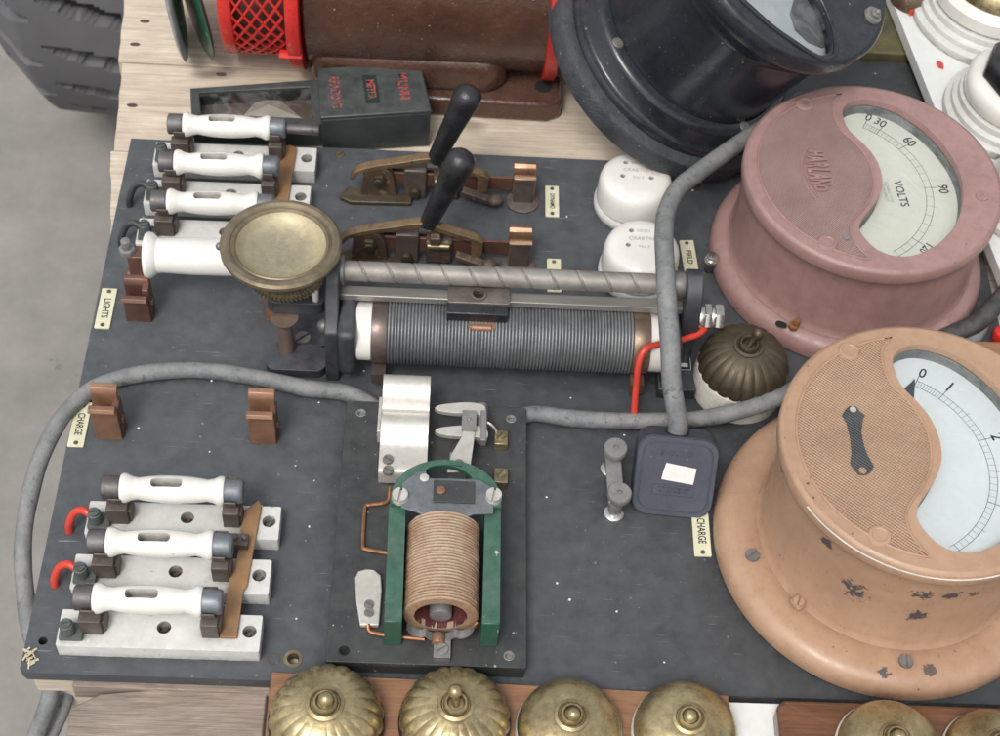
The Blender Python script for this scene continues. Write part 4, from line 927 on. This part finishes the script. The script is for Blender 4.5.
# slot in the flange with a rusty bolt
c = at(793, 327, 1.86); m = MB(); m.rcyl((c.x, c.y, 1.8), (c.x, c.y, 2.2), .42, .08, 6); m.rcyl((c.x+.1, c.y, 2.2), (c.x+.2, c.y, 2.7), .25, .06, 14); m.build('rusty_bolt', M('orange_rust', (.28, .12, .04), (.14, .06, .03), ns=3, bump=.5, rough=.8), pinkm)
m = MB(); m.X = Matrix.Translation((c.x-.75, c.y+.15, 1.87)) @ Matrix.Rotation(-.35, 4, 'Z'); m.prism(rrect(-.6, .3, -.3, .3, .28, 5), 0, .012); m.build('bolt_slot', hole, pinkm)

# tilted black meter
bc = Vector((43.92, 54.86, 0)); nrm = Vector((.52, -.225, 1)).normalized(); Rb = 11.4
bc.z = Rb*math.sqrt(1-nrm.z**2)+.1
root = thing('black_meter', 'large glossy black round meter tilted on its stepped flange at the top of the panel', 'meter', (bc.x, bc.y, 0), 'round switchboard meters')
q_ = Vector((0, 0, 1)).rotation_difference(nrm).to_matrix().to_4x4(); TB = Matrix.Translation(bc) @ q_
m = MB(); m.X = TB; m.lathe([(11.0, 0), (11.45, .2), (11.5, 1.5), (11.3, 1.95), (10.9, 2.1), (10.3, 2.12)], n=128, cap1=False); m.build('rubber_ring', bmetr, root)
m = MB(); m.X = TB; m.lathe([(10.35, 1.9), (10.3, 2.5), (10.15, 2.75), (9.9, 2.8), (9.7, 3.0), (9.6, 4.3), (9.45, 4.6), (9.1, 4.75), (8.6, 4.8)], n=128, cap0=False, cap1=False); m.build('flange', bmet, root, ang=45)
m = MB(); m.X = TB; m.lathe([(8.6, 4.5), (8.5, 5.0), (8.4, 12.4), (8.6, 13.2), (9.3, 14.2), (9.45, 14.4), (9.7, 14.7), (9.78, 15.2), (9.7, 16.1), (9.5, 16.35), (9.2, 16.42)], n=128, cap0=False, cap1=False); m.build('case', bmet, root, ang=40)
# face with an oval rimmed window
Hb = 16.42
rz_ = Matrix.Rotation(R(0), 4, 'Z')
wc = (-.9, .8); wa, wb_ = 5.6, 3.4
def faceuv(px, py, h=Hb):
    d = MR @ Vector(((px-500)/F, -(py-368)/F, -1)); p0 = TB @ Vector((0, 0, h)); t = ((p0-CAM) @ nrm)/(d @ nrm) if False else (p0-CAM).dot(nrm)/d.dot(nrm)
    return TB.inverted() @ (CAM+d*t)
wp = [(742, -4), (755, 9), (773, 25), (794, 40), (811, 51), (823, 55), (831, 50), (831, 35), (825, 15), (816, -3), (802, -24), (782, -40), (760, -42), (744, -32), (738, -17)]
wl = [faceuv(*p) for p in wp]; win = [(p.x, p.y) for p in crom([(p.x, p.y, 0) for p in wl], 5, True)]
cxw = sum(a for a, b in win)/len(win); cyw = sum(b for a, b in win)/len(win)
m = MB(); m.X = TB; m.prism(circle(0, 0, 9.22, 128), Hb-.6, Hb, [win]); m.build('face_plate', bmet, root, bev=.08, ang=30)
m = MB(); m.X = TB; m.tube([((a-cxw)*1.09+cxw, (b-cyw)*1.09+cyw, Hb+.02) for a, b in win], .2, 10, 1, closed=True); m.build('window_rim', bmet, root)
m = MB(); m.X = TB; m.prism([((a-cxw)*1.12+cxw, (b-cyw)*1.12+cyw) for a, b in win], Hb-1.3, Hb-1.2); m.build('dial', dialw, root)
m = MB(); m.X = TB; m.sheet([((a-cxw)*1.02+cxw, (b-cyw)*1.02+cyw) for a, b in win], Hb-.35); m.build('glass', glass, root)
# grey shield inside the lower end of the window
sh = [faceuv(*p, Hb-1.15) for p in ((795, -4), (790, 14), (795, 30), (808, 42), (822, 48), (832, 44), (826, 20), (812, 0))]
m = MB(); m.X = TB; m.prism([(p.x, p.y) for p in sh], Hb-1.18, Hb-1.05); m.build('inner_shield', greym, root)
p = faceuv(872, 16); m = MB(); m.X = TB; m.lathe([(.75, 0), (.7, .25), (.45, .3)], (p.x, p.y, Hb), n=28); m.rcyl((p.x, p.y, Hb+.3), (p.x, p.y, Hb+.6), .42, .1, 20); m.ball((p.x, p.y, Hb+.65), .22); m.build('face_screw', greym, root)
p = TB.inverted() @ Vector(at(616, 28, 4)); 
for ang_ in (200, 290, 20, 110):
    a = R(ang_+12); m = MB(); m.X = TB; m.lathe([(.5, 0), (.45, .12), (.2, .15)], (8.95*cos(a), 8.95*sin(a), 4.75), n=20); m.slotscrew((8.95*cos(a), 8.95*sin(a), 4.88), .3, .08); m.build('flange_screw', steel, root)
m = MB(); m.rcyl((42.5, 58.5, -1.0), (42.5, 58.5, 6.0), 1.8, .1); m.build('stand', blackp, root)

# ------------------------------------------------------------------ coil instrument board
Z = 1.6
cn = [at(px, py, Z) for px, py in ((344, 402), (524, 406), (529, 669), (328, 661))]
board = thing('coil_board', 'small black instrument board with green framed copper coil and silver contacts', 'instrument', ((cn[0].x+cn[1].x)/2, 11, 0))
xa, xb, ya, yb = (cn[0].x+cn[3].x)/2, (cn[1].x+cn[2].x)/2, (cn[2].y+cn[3].y)/2, (cn[0].y+cn[1].y)/2
holes = [at(px, py, Z) for px, py in ((361, 413), (511, 419), (344, 651), (509, 656))]
m = MB(); m.prism(rrect(xa, xb, ya, yb, .12, 2), 1.2, Z, [circle(p.x, p.y, .27, 16) for p in holes]); m.build('board', slate2, board, bev=.06)
m = MB(); m.box(xa+.1, xb-.1, ya+.08, yb-2.2, 0, 1.19); m.build('underframe', slate2, board, bev=.05)
for i, p in enumerate(holes):
    m = MB(); m.lathe([(.25, -.25), (.27, 0), (.36, .03), (.30, .05), (.2, -.1)], (p.x, p.y, Z), n=20, cap0=True, cap1=False); m.build('screw_cup', greym if i != 2 else hole, board)
# silver wavy clip
A = lambda px, py, z=Z: at(px, py, z)
l = A(378, 488); rgt = A(424, 488); x0, x1 = l.x, rgt.x+.15
y0 = A(400, 484).y
path = [(y0, Z+.18), (y0, Z+1.0), (y0+.05, Z+1.35), (y0+.35, Z+1.5), (y0+1.8, Z+1.6), (y0+2.4, Z+1.8), (y0+2.9, Z+2.25), (y0+3.6, Z+2.5), (y0+4.3, Z+2.3), (y0+4.8, Z+1.9), (y0+5.2, Z+2.0), (y0+5.7, Z+2.7), (y0+6.5, Z+3.1), (y0+7.2, Z+2.9), (y0+7.6, Z+2.2), (y0+7.65, Z+1.2)]
P = crom([(a, b, 0) for a, b in path], 4)
m = MB(); m.strip([(p.x, p.y) for p in P], .16, x0, x1); cl = m.build('silver_clip', silver, board, bev=.03, ang=40)
m = MB(); m.box(x0-.25, x0-.0, y0+3.0, y0+6.0, Z+.6, Z+2.0); m.box(x0+.2, x1-.2, y0+.4, y0+7.3, Z, Z+1.35); m.build('clip_block', silver, cl, bev=.06)
m = MB()
for py in (460, 471): p = A(388, py, Z+1.65); m.slotscrew((p.x, p.y, Z+1.62), .38, .2, ang=-.5)
m.build('screw', steel, cl)
# hammer contact: two silver arms and a lever
def arm(y, xl, xr, z):
    o = [(xl, y-.12), (xl+.5, y-.38), (xl+1.6, y-.48), (xr-.6, y-.45), (xr+.2, y-.6), (xr+.35, y-.1), (xr+.1, y+.35), (xr-.8, y+.5), (xl+1.6, y+.42), (xl+.4, y+.2)]
    return [(p.x, p.y) for p in crom([(a, b, 0) for a, b in o], 3, True)], z
for py, xr in ((407, 481), (430, 483)):
    p = A(435, py, Z+1.8); q = A(xr, py, Z+1.8); o, zz = arm(p.y, p.x, q.x, Z+1.5)
    m = MB(); m.prism(o, Z+1.45, Z+1.85); m.build('contact_arm', silver, board, bev=.1)
p = A(479, 418, Z+1.5); m = MB(); m.rcyl((p.x+.2, p.y-1.9, Z+1.3), (p.x+.2, p.y+1.3, Z+1.3), .42, .1, 18); m.box(p.x-.9, p.x+.4, p.y-1.0, p.y+.9, Z, Z+1.4); m.box(p.x+.1, p.x+.55, p.y-2.2, p.y+.4, Z+1.2, Z+1.95); m.build('contact_block', greym, board, bev=.08)
o = [A(*q, Z+2.1) for q in ((464, 411), (477, 411), (474, 441), (471, 462), (471, 472), (447, 472), (451, 455), (462, 436))]
m = MB(); m.prism([(p.x, p.y) for p in o], Z+1.95, Z+2.1); lv = m.build('lever_arm', silver, board, bev=.03)
m = MB(); p = A(469, 421, Z+2.12); m.prism(rrect(p.x-.5, p.x+.5, p.y-.9, p.y+.8, .06, 2), Z+2.11, Z+2.3); m.ball((p.x, p.y, Z+2.3), .14); m.build('lever_pad', greym, lv)
m = MB(); p = A(459, 464, Z+2.1); m.slotscrew((p.x, p.y, Z+2.1), .34, .14, ang=0.1); m.build('screw', steel, lv)
m = MB(); p = A(458, 466, Z+1); m.box(p.x-.6, p.x+.6, p.y-.6, p.y+.5, Z, Z+1.94); m.build('lever_post', greym, lv)
# small brass terminals
for px, py, zt in ((501, 439, 0), (501, 477, 0)):
    p = A(px, py, Z+.6); m = MB(); m.box(p.x-.48, p.x+.48, p.y-.55, p.y+.65, Z, Z+.75); tm = m.build('terminal', screwb, board, bev=.05)
    m = MB(); m.slotscrew((p.x, p.y+.2, Z+.75), .33, .16, ang=.9); m.build('screw', screwb, tm)
p = A(484, 421, Z+1.6); q = A(497, 434, Z+.6)
m = MB(); m.tube([tuple(p), tuple(A(490, 424, Z+1.6)), tuple(A(495, 429, Z+1.2)), tuple(q)], .09, 8); m.build('link_wire', silver, board)
# green frame: horseshoe of two legs and an arched head
zt = Z+3.2
gl = [A(388, 640, Z+1.6), A(407, 640, Z+1.6), A(409, 512, zt), A(390, 512, zt)]
def leg(px0, px1, py0, py1, z0, z1, n):
    a0 = A(px0[0], py0, z1); a1 = A(px0[1], py0, z1); b0 = A(px1[0], py1, z1); b1 = A(px1[1], py1, z1)
    m = MB(); m.prism([(a0.x, a0.y), (a1.x, a1.y), (b1.x, b1.y), (b0.x, b0.y)], z0, z1); return m.build(n, green, board, bev=.07)
leg((384, 402), (389, 406), 622, 503, Z+.02, zt, 'frame_leg'); leg((482, 500), (485, 501), 624, 505, Z+.02, zt, 'frame_leg')
ctr = A(446, 494, zt); rg = (A(501, 494, zt).x-A(391, 494, zt).x)/2
o = circle(ctr.x, ctr.y-.7, rg, 30, 0, pi)
o2 = [(ctr.x+(a-ctr.x)*1.0, ctr.y-.7+(b-ctr.y+.7)*.85) for a, b in o]
slot = crom([(ctr.x-1.35, ctr.y+.95, 0), (ctr.x-1.2, ctr.y+1.75, 0), (ctr.x, ctr.y+2.0, 0), (ctr.x+1.0, ctr.y+1.7, 0), (ctr.x+1.7, ctr.y+1.0, 0), (ctr.x+.3, ctr.y+.95, 0)], 4, True)
m = MB(); m.prism(o2+[(ctr.x-rg, ctr.y-1.2), (ctr.x+rg, ctr.y-1.2)], zt+.01, zt+.5, [[(p.x, p.y) for p in slot]]); m.build('frame_head', green, board, bev=.06)
m = MB(); o3 = [(ctr.x-rg*.8, ctr.y-1.6), (ctr.x-rg*.8, ctr.y+.3), (ctr.x-rg*.55, ctr.y+1.2), (ctr.x-1.4, ctr.y+1.35), (ctr.x-1.3, ctr.y+.75), (ctr.x+rg*.6, ctr.y+.8), (ctr.x+rg*.86, ctr.y+.2), (ctr.x+rg*.86, ctr.y-1.8), (ctr.x+1.9, ctr.y-1.9), (ctr.x+1.2, ctr.y-2.2), (ctr.x-1.2, ctr.y-2.2), (ctr.x-1.9, ctr.y-1.9)]
m.prism(o3, zt+.51, zt+.68); ap = m.build('armature_plate', M('grimy_plate', (.10, .12, .135), (.20, .22, .24), rough=.45, metal=.3, ns=1.2, bump=.3, var=.5, dust=.3), board, bev=.04)
m = MB(); m.box(ctr.x-.85, ctr.x+1.9, ctr.y-1.15, ctr.y+.55, zt+.69, zt+.82); m.build('armature_spring', slate2, ap, bev=.03)
m = MB(); m.rcyl((ctr.x-.35, ctr.y-.3, zt+.8), (ctr.x-.35, ctr.y-.3, zt+1.0), .32, .06, 18); m.build('copper_stud', copper, ap)
m = MB(); m.rcyl((ctr.x-1.5, ctr.y+.75, zt+.68), (ctr.x-1.5, ctr.y+.75, zt+.8), .32, .04, 18); m.build('white_stud', silver, ap)
for px in (400, 494):
    p = A(px, 494, zt+1.1); m = MB(); m.slotscrew((p.x, p.y, zt+.5), .55, .6, ang=1.4); m.build('cheese_screw', silver, board)
# copper coil: upright-leaning cylinder with wound rings, axis along y
ccx = A(442, 580, Z+2.2).x; r = (A(480, 580, Z+3).x-A(404, 580, Z+3).x)/2; ycf = A(440, 622, Z+1.2).y; ycb = ctr.y-2.0
nr = 29; pr = []; Lc = ycb-ycf; random.seed(11); rj = [random.uniform(-.035, .035) for _ in range(nr+1)]
for i in range(nr*6+1):
    u = i/(nr*6)*Lc; pr.append((r-.13+.13*abs(sin(pi*i/6))**.6+rj[i//6], u))
cz_ = Z+.15+r*.72
m = MB(); m.lathe([(r*.70, .5), (r*.70, .02), (r*.78, 0), (r-.14, 0)]+pr, (ccx, ycf, cz_), (0, 1, .0), 144, cap0=False, cap1=True, mod=lambda a, u: 1+.012*mnoise.noise(Vector((cos(a)*4, sin(a)*4, u*30)))); coil = m.build('coil', coilw, board, ang=70)
m = MB(); m.lathe([(r*.70, 0), (r*.69, 3)], (ccx, ycf+.05, cz_), (0, 1, 0), 40, cap0=False); m.build('coil_bore', M('purple_bore', (.22, .075, .06), (.09, .03, .05), rough=.3, metal=.3), coil)
m = MB(); m.rcyl((ccx, ycf+.5, cz_-.95), (ccx, ycf+2.8, cz_-.95), r*.30, .12, 30); m.build('core', greym, coil)
p0 = Vector((ccx, ycf-.55, Z+.9))
m = MB(); P = crom([(-2.0, 1.7, 0), (-1.75, 1.0, 0), (-1.2, .6, 0), (-.9, 0.75, 0), (-.55, .35, 0), (0, .1, 0), (.55, .35, 0), (.9, .75, 0), (1.3, .65, 0), (1.8, 1.1, 0), (2.0, 1.8, 0)], 4)
vs = []; fs_ = []
for i, p in enumerate(P):
    for dy in (-.28, .28):
        for dd in (0, .14): vs.append((ccx+p.x*r/2.3, ycf-.75+dy, cz_-1.75+p.y*1.1+dd))
for i in range(len(P)-1):
    for a, b in ((0, 1), (1, 3), (3, 2), (2, 0)): fs_.append((i*4+a, i*4+b, i*4+4+b, i*4+4+a))
m.add(vs, fs_); m.build('core_strap', greym, coil)
m = MB(); m.rcyl((ccx-.1, ycf-1.35, cz_-1.25), (ccx-.1, ycf-.6, cz_-1.25), .42, .1, 20); m.build('core_bolt', copper, coil)
p = A(442, 652, Z+.5); m = MB(); m.box(p.x-.55, p.x+.55, p.y-.45, p.y+.9, Z, Z+.6); m.slotscrew((p.x, p.y+.1, Z+.6), .42, .2, ang=.6); m.build('front_terminal', greym, board, bev=.06)
# copper wires
m = MB(); m.tube([tuple(A(390, 488, Z+.6)), tuple(A(389, 499, Z+.3)), tuple(A(384, 503, Z+.2)), tuple(A(369, 505, Z+.2)), tuple(A(365, 509, Z+.2)), tuple(A(363, 544, Z+.2)), tuple(A(366, 549, Z+.2)), tuple(A(388, 553, Z+.2))], .14, 8, 5); m.build('copper_wire', wirec, board)
m = MB(); m.tube([tuple(A(368, 624, Z+.5)), tuple(A(370, 631, Z+.25)), tuple(A(380, 634, Z+.2)), tuple(A(405, 637, Z+.3)), tuple(A(425, 639, Z+.5))], .15, 8, 5); m.build('copper_wire', wirec, board)
m = MB(); m.tube([tuple(A(455, 637, Z+.5)), tuple(A(468, 633, Z+.7)), tuple(A(478, 622, Z+1.3))], .15, 8, 5); m.build('copper_wire', wirec, board)
# silver tag
o = [A(*q, Z+.5) for q in ((355, 578), (358, 571), (365, 569), (375, 570), (381, 575), (382, 590), (379, 625), (360, 625), (356, 600))]
m = MB(); m.prism([(p.x, p.y) for p in o], Z+.1, Z+.5); tg = m.build('silver_tag', silver, board, bev=.08)
m = MB()
for py in (605, 613): p = A(369, py, Z+.5); m.slotscrew((p.x, p.y, Z+.5), .33, .14, ang=-.5)
m.build('screw', steel, tg)

# ------------------------------------------------------------------ black meter case with red lettering
mc = thing('meter_case', 'long black case with glazed window and raised lid lettered in red', 'case', (15, 51, -1))
zl = 3.2
ql = [at(*p, zl) for p in ((321, 117), (431, 110), (420, 63), (318, 68))]
m = MB(); m.prism([(p.x, p.y) for p in ql], -.95, zl-.35); m.build('lid_box', boxm, mc, bev=.15)
cq = sum(ql, Vector())/4; m = MB(); m.prism([(cq.x+(p.x-cq.x)*1.015, cq.y+(p.y-cq.y)*1.015) for p in ql], zl-.34, zl); lid = m.build('lid', boxm, mc, bev=.12)
ry = math.atan2(ql[1].y-ql[0].y, ql[1].x-ql[0].x)
def lidtext(s_, px, py, sz, sx=1.):
    p = at(px, py, zl+.01); text(s_, sz, redt, lid, None, X=Matrix.Translation((p.x, p.y, zl+.01)) @ Matrix.Rotation(ry-pi/2, 4, 'Z'), bold=.03, ext=.02, sx=sx)
lidtext('READING', 335, 92, 1.15, .78); lidtext('METER', 371, 89, .9, .85); lidtext("M'LINN", 403, 86, 1.15, .85)
m = MB(); p = at(371, 89, zl); m.X = Matrix.Translation((p.x, p.y, zl+.002)) @ Matrix.Rotation(ry-pi/2, 4, 'Z'); m.prism(rrect(-1.7, 1.7, -.6, .6, .1, 2), 0, .006); m.build('label_patch', M('dark_green_patch', (.015, .035, .025), rough=.6), lid)
zb = 1.6
qb = [at(*p, zb) for p in ((192, 127), (322, 124), (319, 79), (190, 88))]
cb = sum(qb, Vector())/4
ins = lambda s_, t_=None: [(cb.x+(p.x-cb.x)*s_, cb.y+(p.y-cb.y)*(t_ or s_)) for p in qb]
m = MB(); m.prism([(p.x, p.y) for p in qb], -.95, zb, [ins(.86, .72)[::-1]]); m.build('window_frame', boxm, mc, bev=.08)
m = MB(); m.prism(ins(.88, .75), -.9, .1); m.build('inner_tray', M('brown_tray', (.14, .10, .08), (.09, .07, .055), rough=.7, bump=.2), mc)
m = MB(); m.sheet(ins(.9, .78), zb-.3); m.build('glass', glass, mc)
c = at(272, 108, .3); P = [(c.x-2.3, c.y-.9), (c.x-1.6, c.y+.6), (c.x-.6, c.y+1.3), (c.x+.5, c.y+1.2), (c.x+2.6, c.y-.9)]
m = MB(); vs = [(a, b, .15) for a, b in P]+[(c.x-.3, c.y-.1, .8)]; m.add(vs, [(0, 1, 5), (1, 2, 5), (2, 3, 5), (3, 4, 5), (4, 0, 5)]); m.build('paper_fold', M('yellowed_paper', (.5, .46, .4), (.36, .3, .25), rough=.6), mc)
m = MB(); m.box(qb[0].x-.7, qb[0].x, qb[0].y+1.2, qb[0].y+3.0, -.9, .3); m.build('side_lug', boxm, mc, bev=.1)

# ------------------------------------------------------------------ motor
mo = thing('electric_motor', 'brown enamelled electric motor with red end rings and red mesh guard', 'motor', (25, 67, -1))
my, mz, mR = 63.0, 8.6, 9.2
m = MB(); pr = [(mR, 0), (mR, 17.5)]
m.lathe([(mR-.4, 0), (mR, .3), (mR, 5), (mR, 12), (mR, 20.3), (mR-.4, 20.6)], (13.9, my, mz), (1, 0, 0), 96); m.build('body', motorp, mo)
m = MB()
m.prism([(17.5, 55.0), (19, 53.9), (34.6, 53.6), (35.8, 54.3), (35.8, 57.2), (34.6, 57.9), (33.4, 58.1), (33.4, 75), (17.5, 75)], -1.0, 1.0)
m.build('base_plate', motorp, mo, bev=.3, segs=3)
m = MB(); m.prism([(14.2, 55.0), (30.0, 54.5), (31.0, 56.0), (31.4, 70), (14.2, 70)], .4, 4.6); m.build('pedestal', motorp, mo, bev=1.6, segs=6)
m = MB(); m.lathe([(.75, 0), (.75, .04), (.5, .05)], (34.2, 55.9, 1.02), n=24); m.build('foot_hole', hole, mo)
for x0_, w_, R_ in ((12.7, 1.15, 10.0), (34.0, 1.1, 9.9)):
    m = MB(); m.rcyl((x0_, my, mz), (x0_+w_, my, mz), R_, .15, 96); m.build('end_ring', redp, mo)
m = MB(); m.rcyl((35.4, my, mz), (37.5, my, mz), 8.6, .4, 72); m.build('end_bell', redp, mo)
m = MB(); m.rcyl((8.3, my, mz), (12.6, my, mz), 7.7, .1, 60); m.build('commutator', M('dark_interior', (.03, .025, .025), (.10, .05, .04), rough=.6, ns=2), mo)
m = MB(); m.rcyl((7.2, my, mz), (8.3, my, mz), 8.9, .15, 80); m.build('guard_ring', redp, mo)
# expanded-metal guard: crossed helical strands
m = MB(); ns_ = 32
for k in range(ns_):
    for sg in (-1, 1):
        a0 = 2*pi*k/ns_; pts = []
        for i in range(17):
            u = i/16; a = a0+sg*u*2*pi/ns_*4.0; pts.append((8.2+u*4.2, my+8.7*cos(a), mz+8.7*sin(a)))
        m.tube(pts, .12, 5, 1)
m.build('mesh_guard', redp, mo)
for px, py in ((391, 2), (450, 0)):
    p = at(px, py, mz+mR*.62)
    m = MB(); m.lathe([(.85, 0), (.8, .35), (.45, .4), (.4, .2)], (p.x, my-mR*.80, mz+mR*.60), (0, -.8, .6), 28); m.build('bolt_boss', motorp, mo)
m = MB(); m.rcyl((12.0, my-9.1, mz-3.6), (13.9, my-9.1, mz-3.6), .4, .1, 6); m.build('ring_bolt', redp, mo)

# ------------------------------------------------------------------ leaf shaped discs at top left
def disc(label, px, py, mat, mat2, tiltx):
    p = at(px, py, -.9); root = thing('thin_disc', label, 'disc', (p.x, p.y, -1), 'thin discs on edge')
    ax = Vector((cos(tiltx), sin(tiltx)*.3, .12)).normalized(); c = Vector((p.x, p.y+.3, -1+6.3)); ax = Vector((cos(tiltx), sin(tiltx), .10)).normalized()
    m = MB(); m.lathe([(.5, -.05), (5.6, -.15), (6.1, 0), (6.3, .12), (6.1, .3), (5.5, .42), (.5, .6)], c, ax, 64); m.build('plate', mat, root)
    m = MB(); m.lathe([(.5, .62), (3.0, .52), (5.0, .5), (5.2, .44)], c, ax, 48); m.build('inner_face', mat2, root)
disc('grey edged thin disc standing upright at the top left, left of the green one', 177, 46, M('grey_disc', (.33, .36, .36), (.2, .22, .22), rough=.5, ns=2, bump=.3), green, .20)
disc('green thin disc standing upright at the top left beside the grey one', 194, 46, green, M('pale_inside', (.4, .43, .42), rough=.5, ns=2), .40)

# ------------------------------------------------------------------ white switchboard batten at the right
wz = 2.4
o = [at(*p, wz) for p in ((868, -60), (1012, 300), (1080, 300), (930, -60))]
m = MB(); m.prism([(p.x, p.y) for p in o], wz-1.2, wz); wbm = tag(m.build('white_batten', whitep, None, bev=.1, loc=(o[0]+o[1])/2-Vector((0, 0, 1.2))), 'white painted batten running along the right edge behind the meters', 'batten')
def psw(label, px, py, Rr, kind):
    c = at(px, py, wz+2); x, y = c.x, c.y; root = thing('porcelain_switch', label, 'switch', (x, y, wz), 'white porcelain switches on the batten')
    m = MB(); m.lathe([(Rr, 0), (Rr*1.01, .2), (Rr, .7), (Rr*.95, .9), (Rr*.93, .95), (Rr*.92, 1.35), (Rr*.87, 1.55), (Rr*.86, 1.6), (Rr*.85, 2.1), (Rr*.8, 2.3), (Rr*.75, 2.34)], (x, y, wz+.01), n=80); m.build('base', porcd, root)
    m = MB(); m.lathe([(Rr*.80, 2.3), (Rr*.82, 2.5), (Rr*.81, 3.6), (Rr*.74, 4.1), (Rr*.62, 4.3)], (x, y, wz), n=80); m.build('body', porc, root)
    if kind == 'brass':
        m = MB(); m.lathe([(Rr*.70, 4.2), (Rr*.68, 5.0), (Rr*.58, 5.9), (Rr*.34, 6.5), (.05, 6.7)], (x, y, wz), n=64); m.build('dome', brassy, root)
    else:
        m = MB(); m.lathe([(Rr*.66, 4.2), (Rr*.64, 5.5), (Rr*.58, 5.9), (.05, 6.0)], (x, y, wz), n=8); m.build('cap', blackk, root, bev=.2)
psw('large white porcelain switch with brass dome at the top right corner', 998, 0, 7.2, 'brass')
psw('white porcelain switch with black angular cap at the right edge', 1020, 98, 6.0, 'black')
psw('lowest white porcelain switch at the right edge beside the pink meter', 1048, 190, 5.4, 'black')
c = at(918, 2, wz+1); m = MB(); m.lathe([(2.1, 0), (2.2, .4), (1.9, 1.3), (1.2, 1.9), (.3, 2.1)], (c.x, c.y+1.5, wz), n=40); tag(m.build('brown_knob', rust, None, loc=(c.x, c.y+1.5, wz)), 'small mottled brown knob at the top of the white batten', 'knob')
m = MB(); m.tube([tuple(at(902, -10, wz+.4)), tuple(at(907, 3, wz+.3)), tuple(at(913, 13, wz+.3))], .35, 8, 4); tag(m.build('red_stub', redw, None, loc=at(907, 3, wz)), 'short red wire stub lying on the white batten at the top', 'wire')
m = MB(); c = at(941, 63, wz+.3); m.prism([(c.x-.2, c.y-.3), (c.x+.2, c.y-.5), (c.x+.22, c.y+.1), (c.x-.1, c.y+.4), (c.x-.3, c.y+.3)], wz+.0, wz+.25); tag(m.build('red_chip', redw, None, loc=(c.x, c.y, wz)), 'tiny red scrap lying on the white batten between two switches', 'scrap')
# olive box in the gap, red part behind the tan meter
a = at(868, 60, 1.5); m = MB(); m.box(62.6, 68.5, 62.5, 73, -1, .9); tag(m.build('olive_box', olive, None, bev=.2, loc=(65, 64, -1)), 'olive yellow box in the gap between black meter and white batten', 'box')
c = at(1000, 327, 1.5); m = MB(); m.rcyl((c.x+.3, c.y, 0), (c.x+.3, c.y, 1.1), .6, .2, 24); tag(m.build('red_bung', redp, None, loc=(c.x-.1, c.y+.2, 0)), 'small red bung just visible behind the tan meter at the right edge', 'bung')
m = MB(); m.box(c.x-3, c.x+4, c.y-3.2, c.y-1.2, 0, 1.2); tag(m.build('wood_offcut', orangew, None, bev=.1, loc=(c.x, c.y-2, 0)), 'small orange wood offcut behind the tan meter at the right edge', 'offcut')
m = MB(); m.box(50, 74, 48.7, 62.3, -1, .1); tag(m.build('black_slab', slate2, None, bev=.1, loc=(58, 53, -1)), 'dark slab lying in the gap between the black meter, pink meter and white batten', 'slab')
# loose flecks
m = MB()
random.seed(3)
for k in range(60):
    x, y = random.uniform(1, 54), random.uniform(1, 47); r = random.uniform(.04, .12); a = random.random()*6
    m.prism([(x+r*cos(a+t)*random.uniform(.6, 1.3), y+r*sin(a+t)*random.uniform(.6, 1.3)) for t in (0, 1.2, 2.5, 3.6, 5)], .002, .05)
fl = m.build('paint_flecks', whitep, None, loc=(27, 24, 0)); fl['kind'] = 'stuff'; fl['label'] = 'tiny white paint flecks scattered over the slate panel'; fl['category'] = 'flecks'

# ------------------------------------------------------------------ light
w = bpy.data.worlds.new('World'); S.world = w; w.use_nodes = True; nt = w.node_tree
bg = nt.nodes['Background']; sky = nt.nodes.new('ShaderNodeTexSky'); sky.sky_type = 'NISHITA'; sky.sun_disc = False
EL, AZ = 58, 205    # sun height, compass direction it shines from (0 = +y, clockwise)
sky.sun_elevation = R(EL); sky.sun_rotation = R(AZ); sky.air_density = 1.; sky.dust_density = 4.; sky.ozone_density = 1.
hs = nt.nodes.new('ShaderNodeHueSaturation'); hs.inputs['Saturation'].default_value = .22; hs.inputs['Value'].default_value = 1.
nt.links.new(sky.outputs[0], hs.inputs['Color']); nt.links.new(hs.outputs[0], bg.inputs[0]); bg.inputs[1].default_value = .19
ld = bpy.data.lights.new('sun', 'SUN'); ld.energy = 1.5; ld.angle = R(16); ld.color = (1, .95, .88)
lo = bpy.data.objects.new('sun', ld); COL.objects.link(lo)
d = Vector((sin(R(AZ))*cos(R(EL)), cos(R(AZ))*cos(R(EL)), sin(R(EL))))
lo.rotation_euler = d.to_track_quat('Z', 'Y').to_euler()

cd = bpy.data.cameras.new('camera'); cam = bpy.data.objects.new('camera', cd); COL.objects.link(cam)
cam.location = CAM; cam.rotation_euler = ROT; cd.sensor_width = 36; cd.lens = F/1000*36; cd.clip_start = 1; cd.clip_end = 6000
cd.dof.use_dof = True; cd.dof.focus_distance = 104; cd.dof.aperture_fstop = .17
S.camera = cam
S.view_settings.view_transform = 'Standard'; S.view_settings.look = 'None'; S.view_settings.exposure = 0
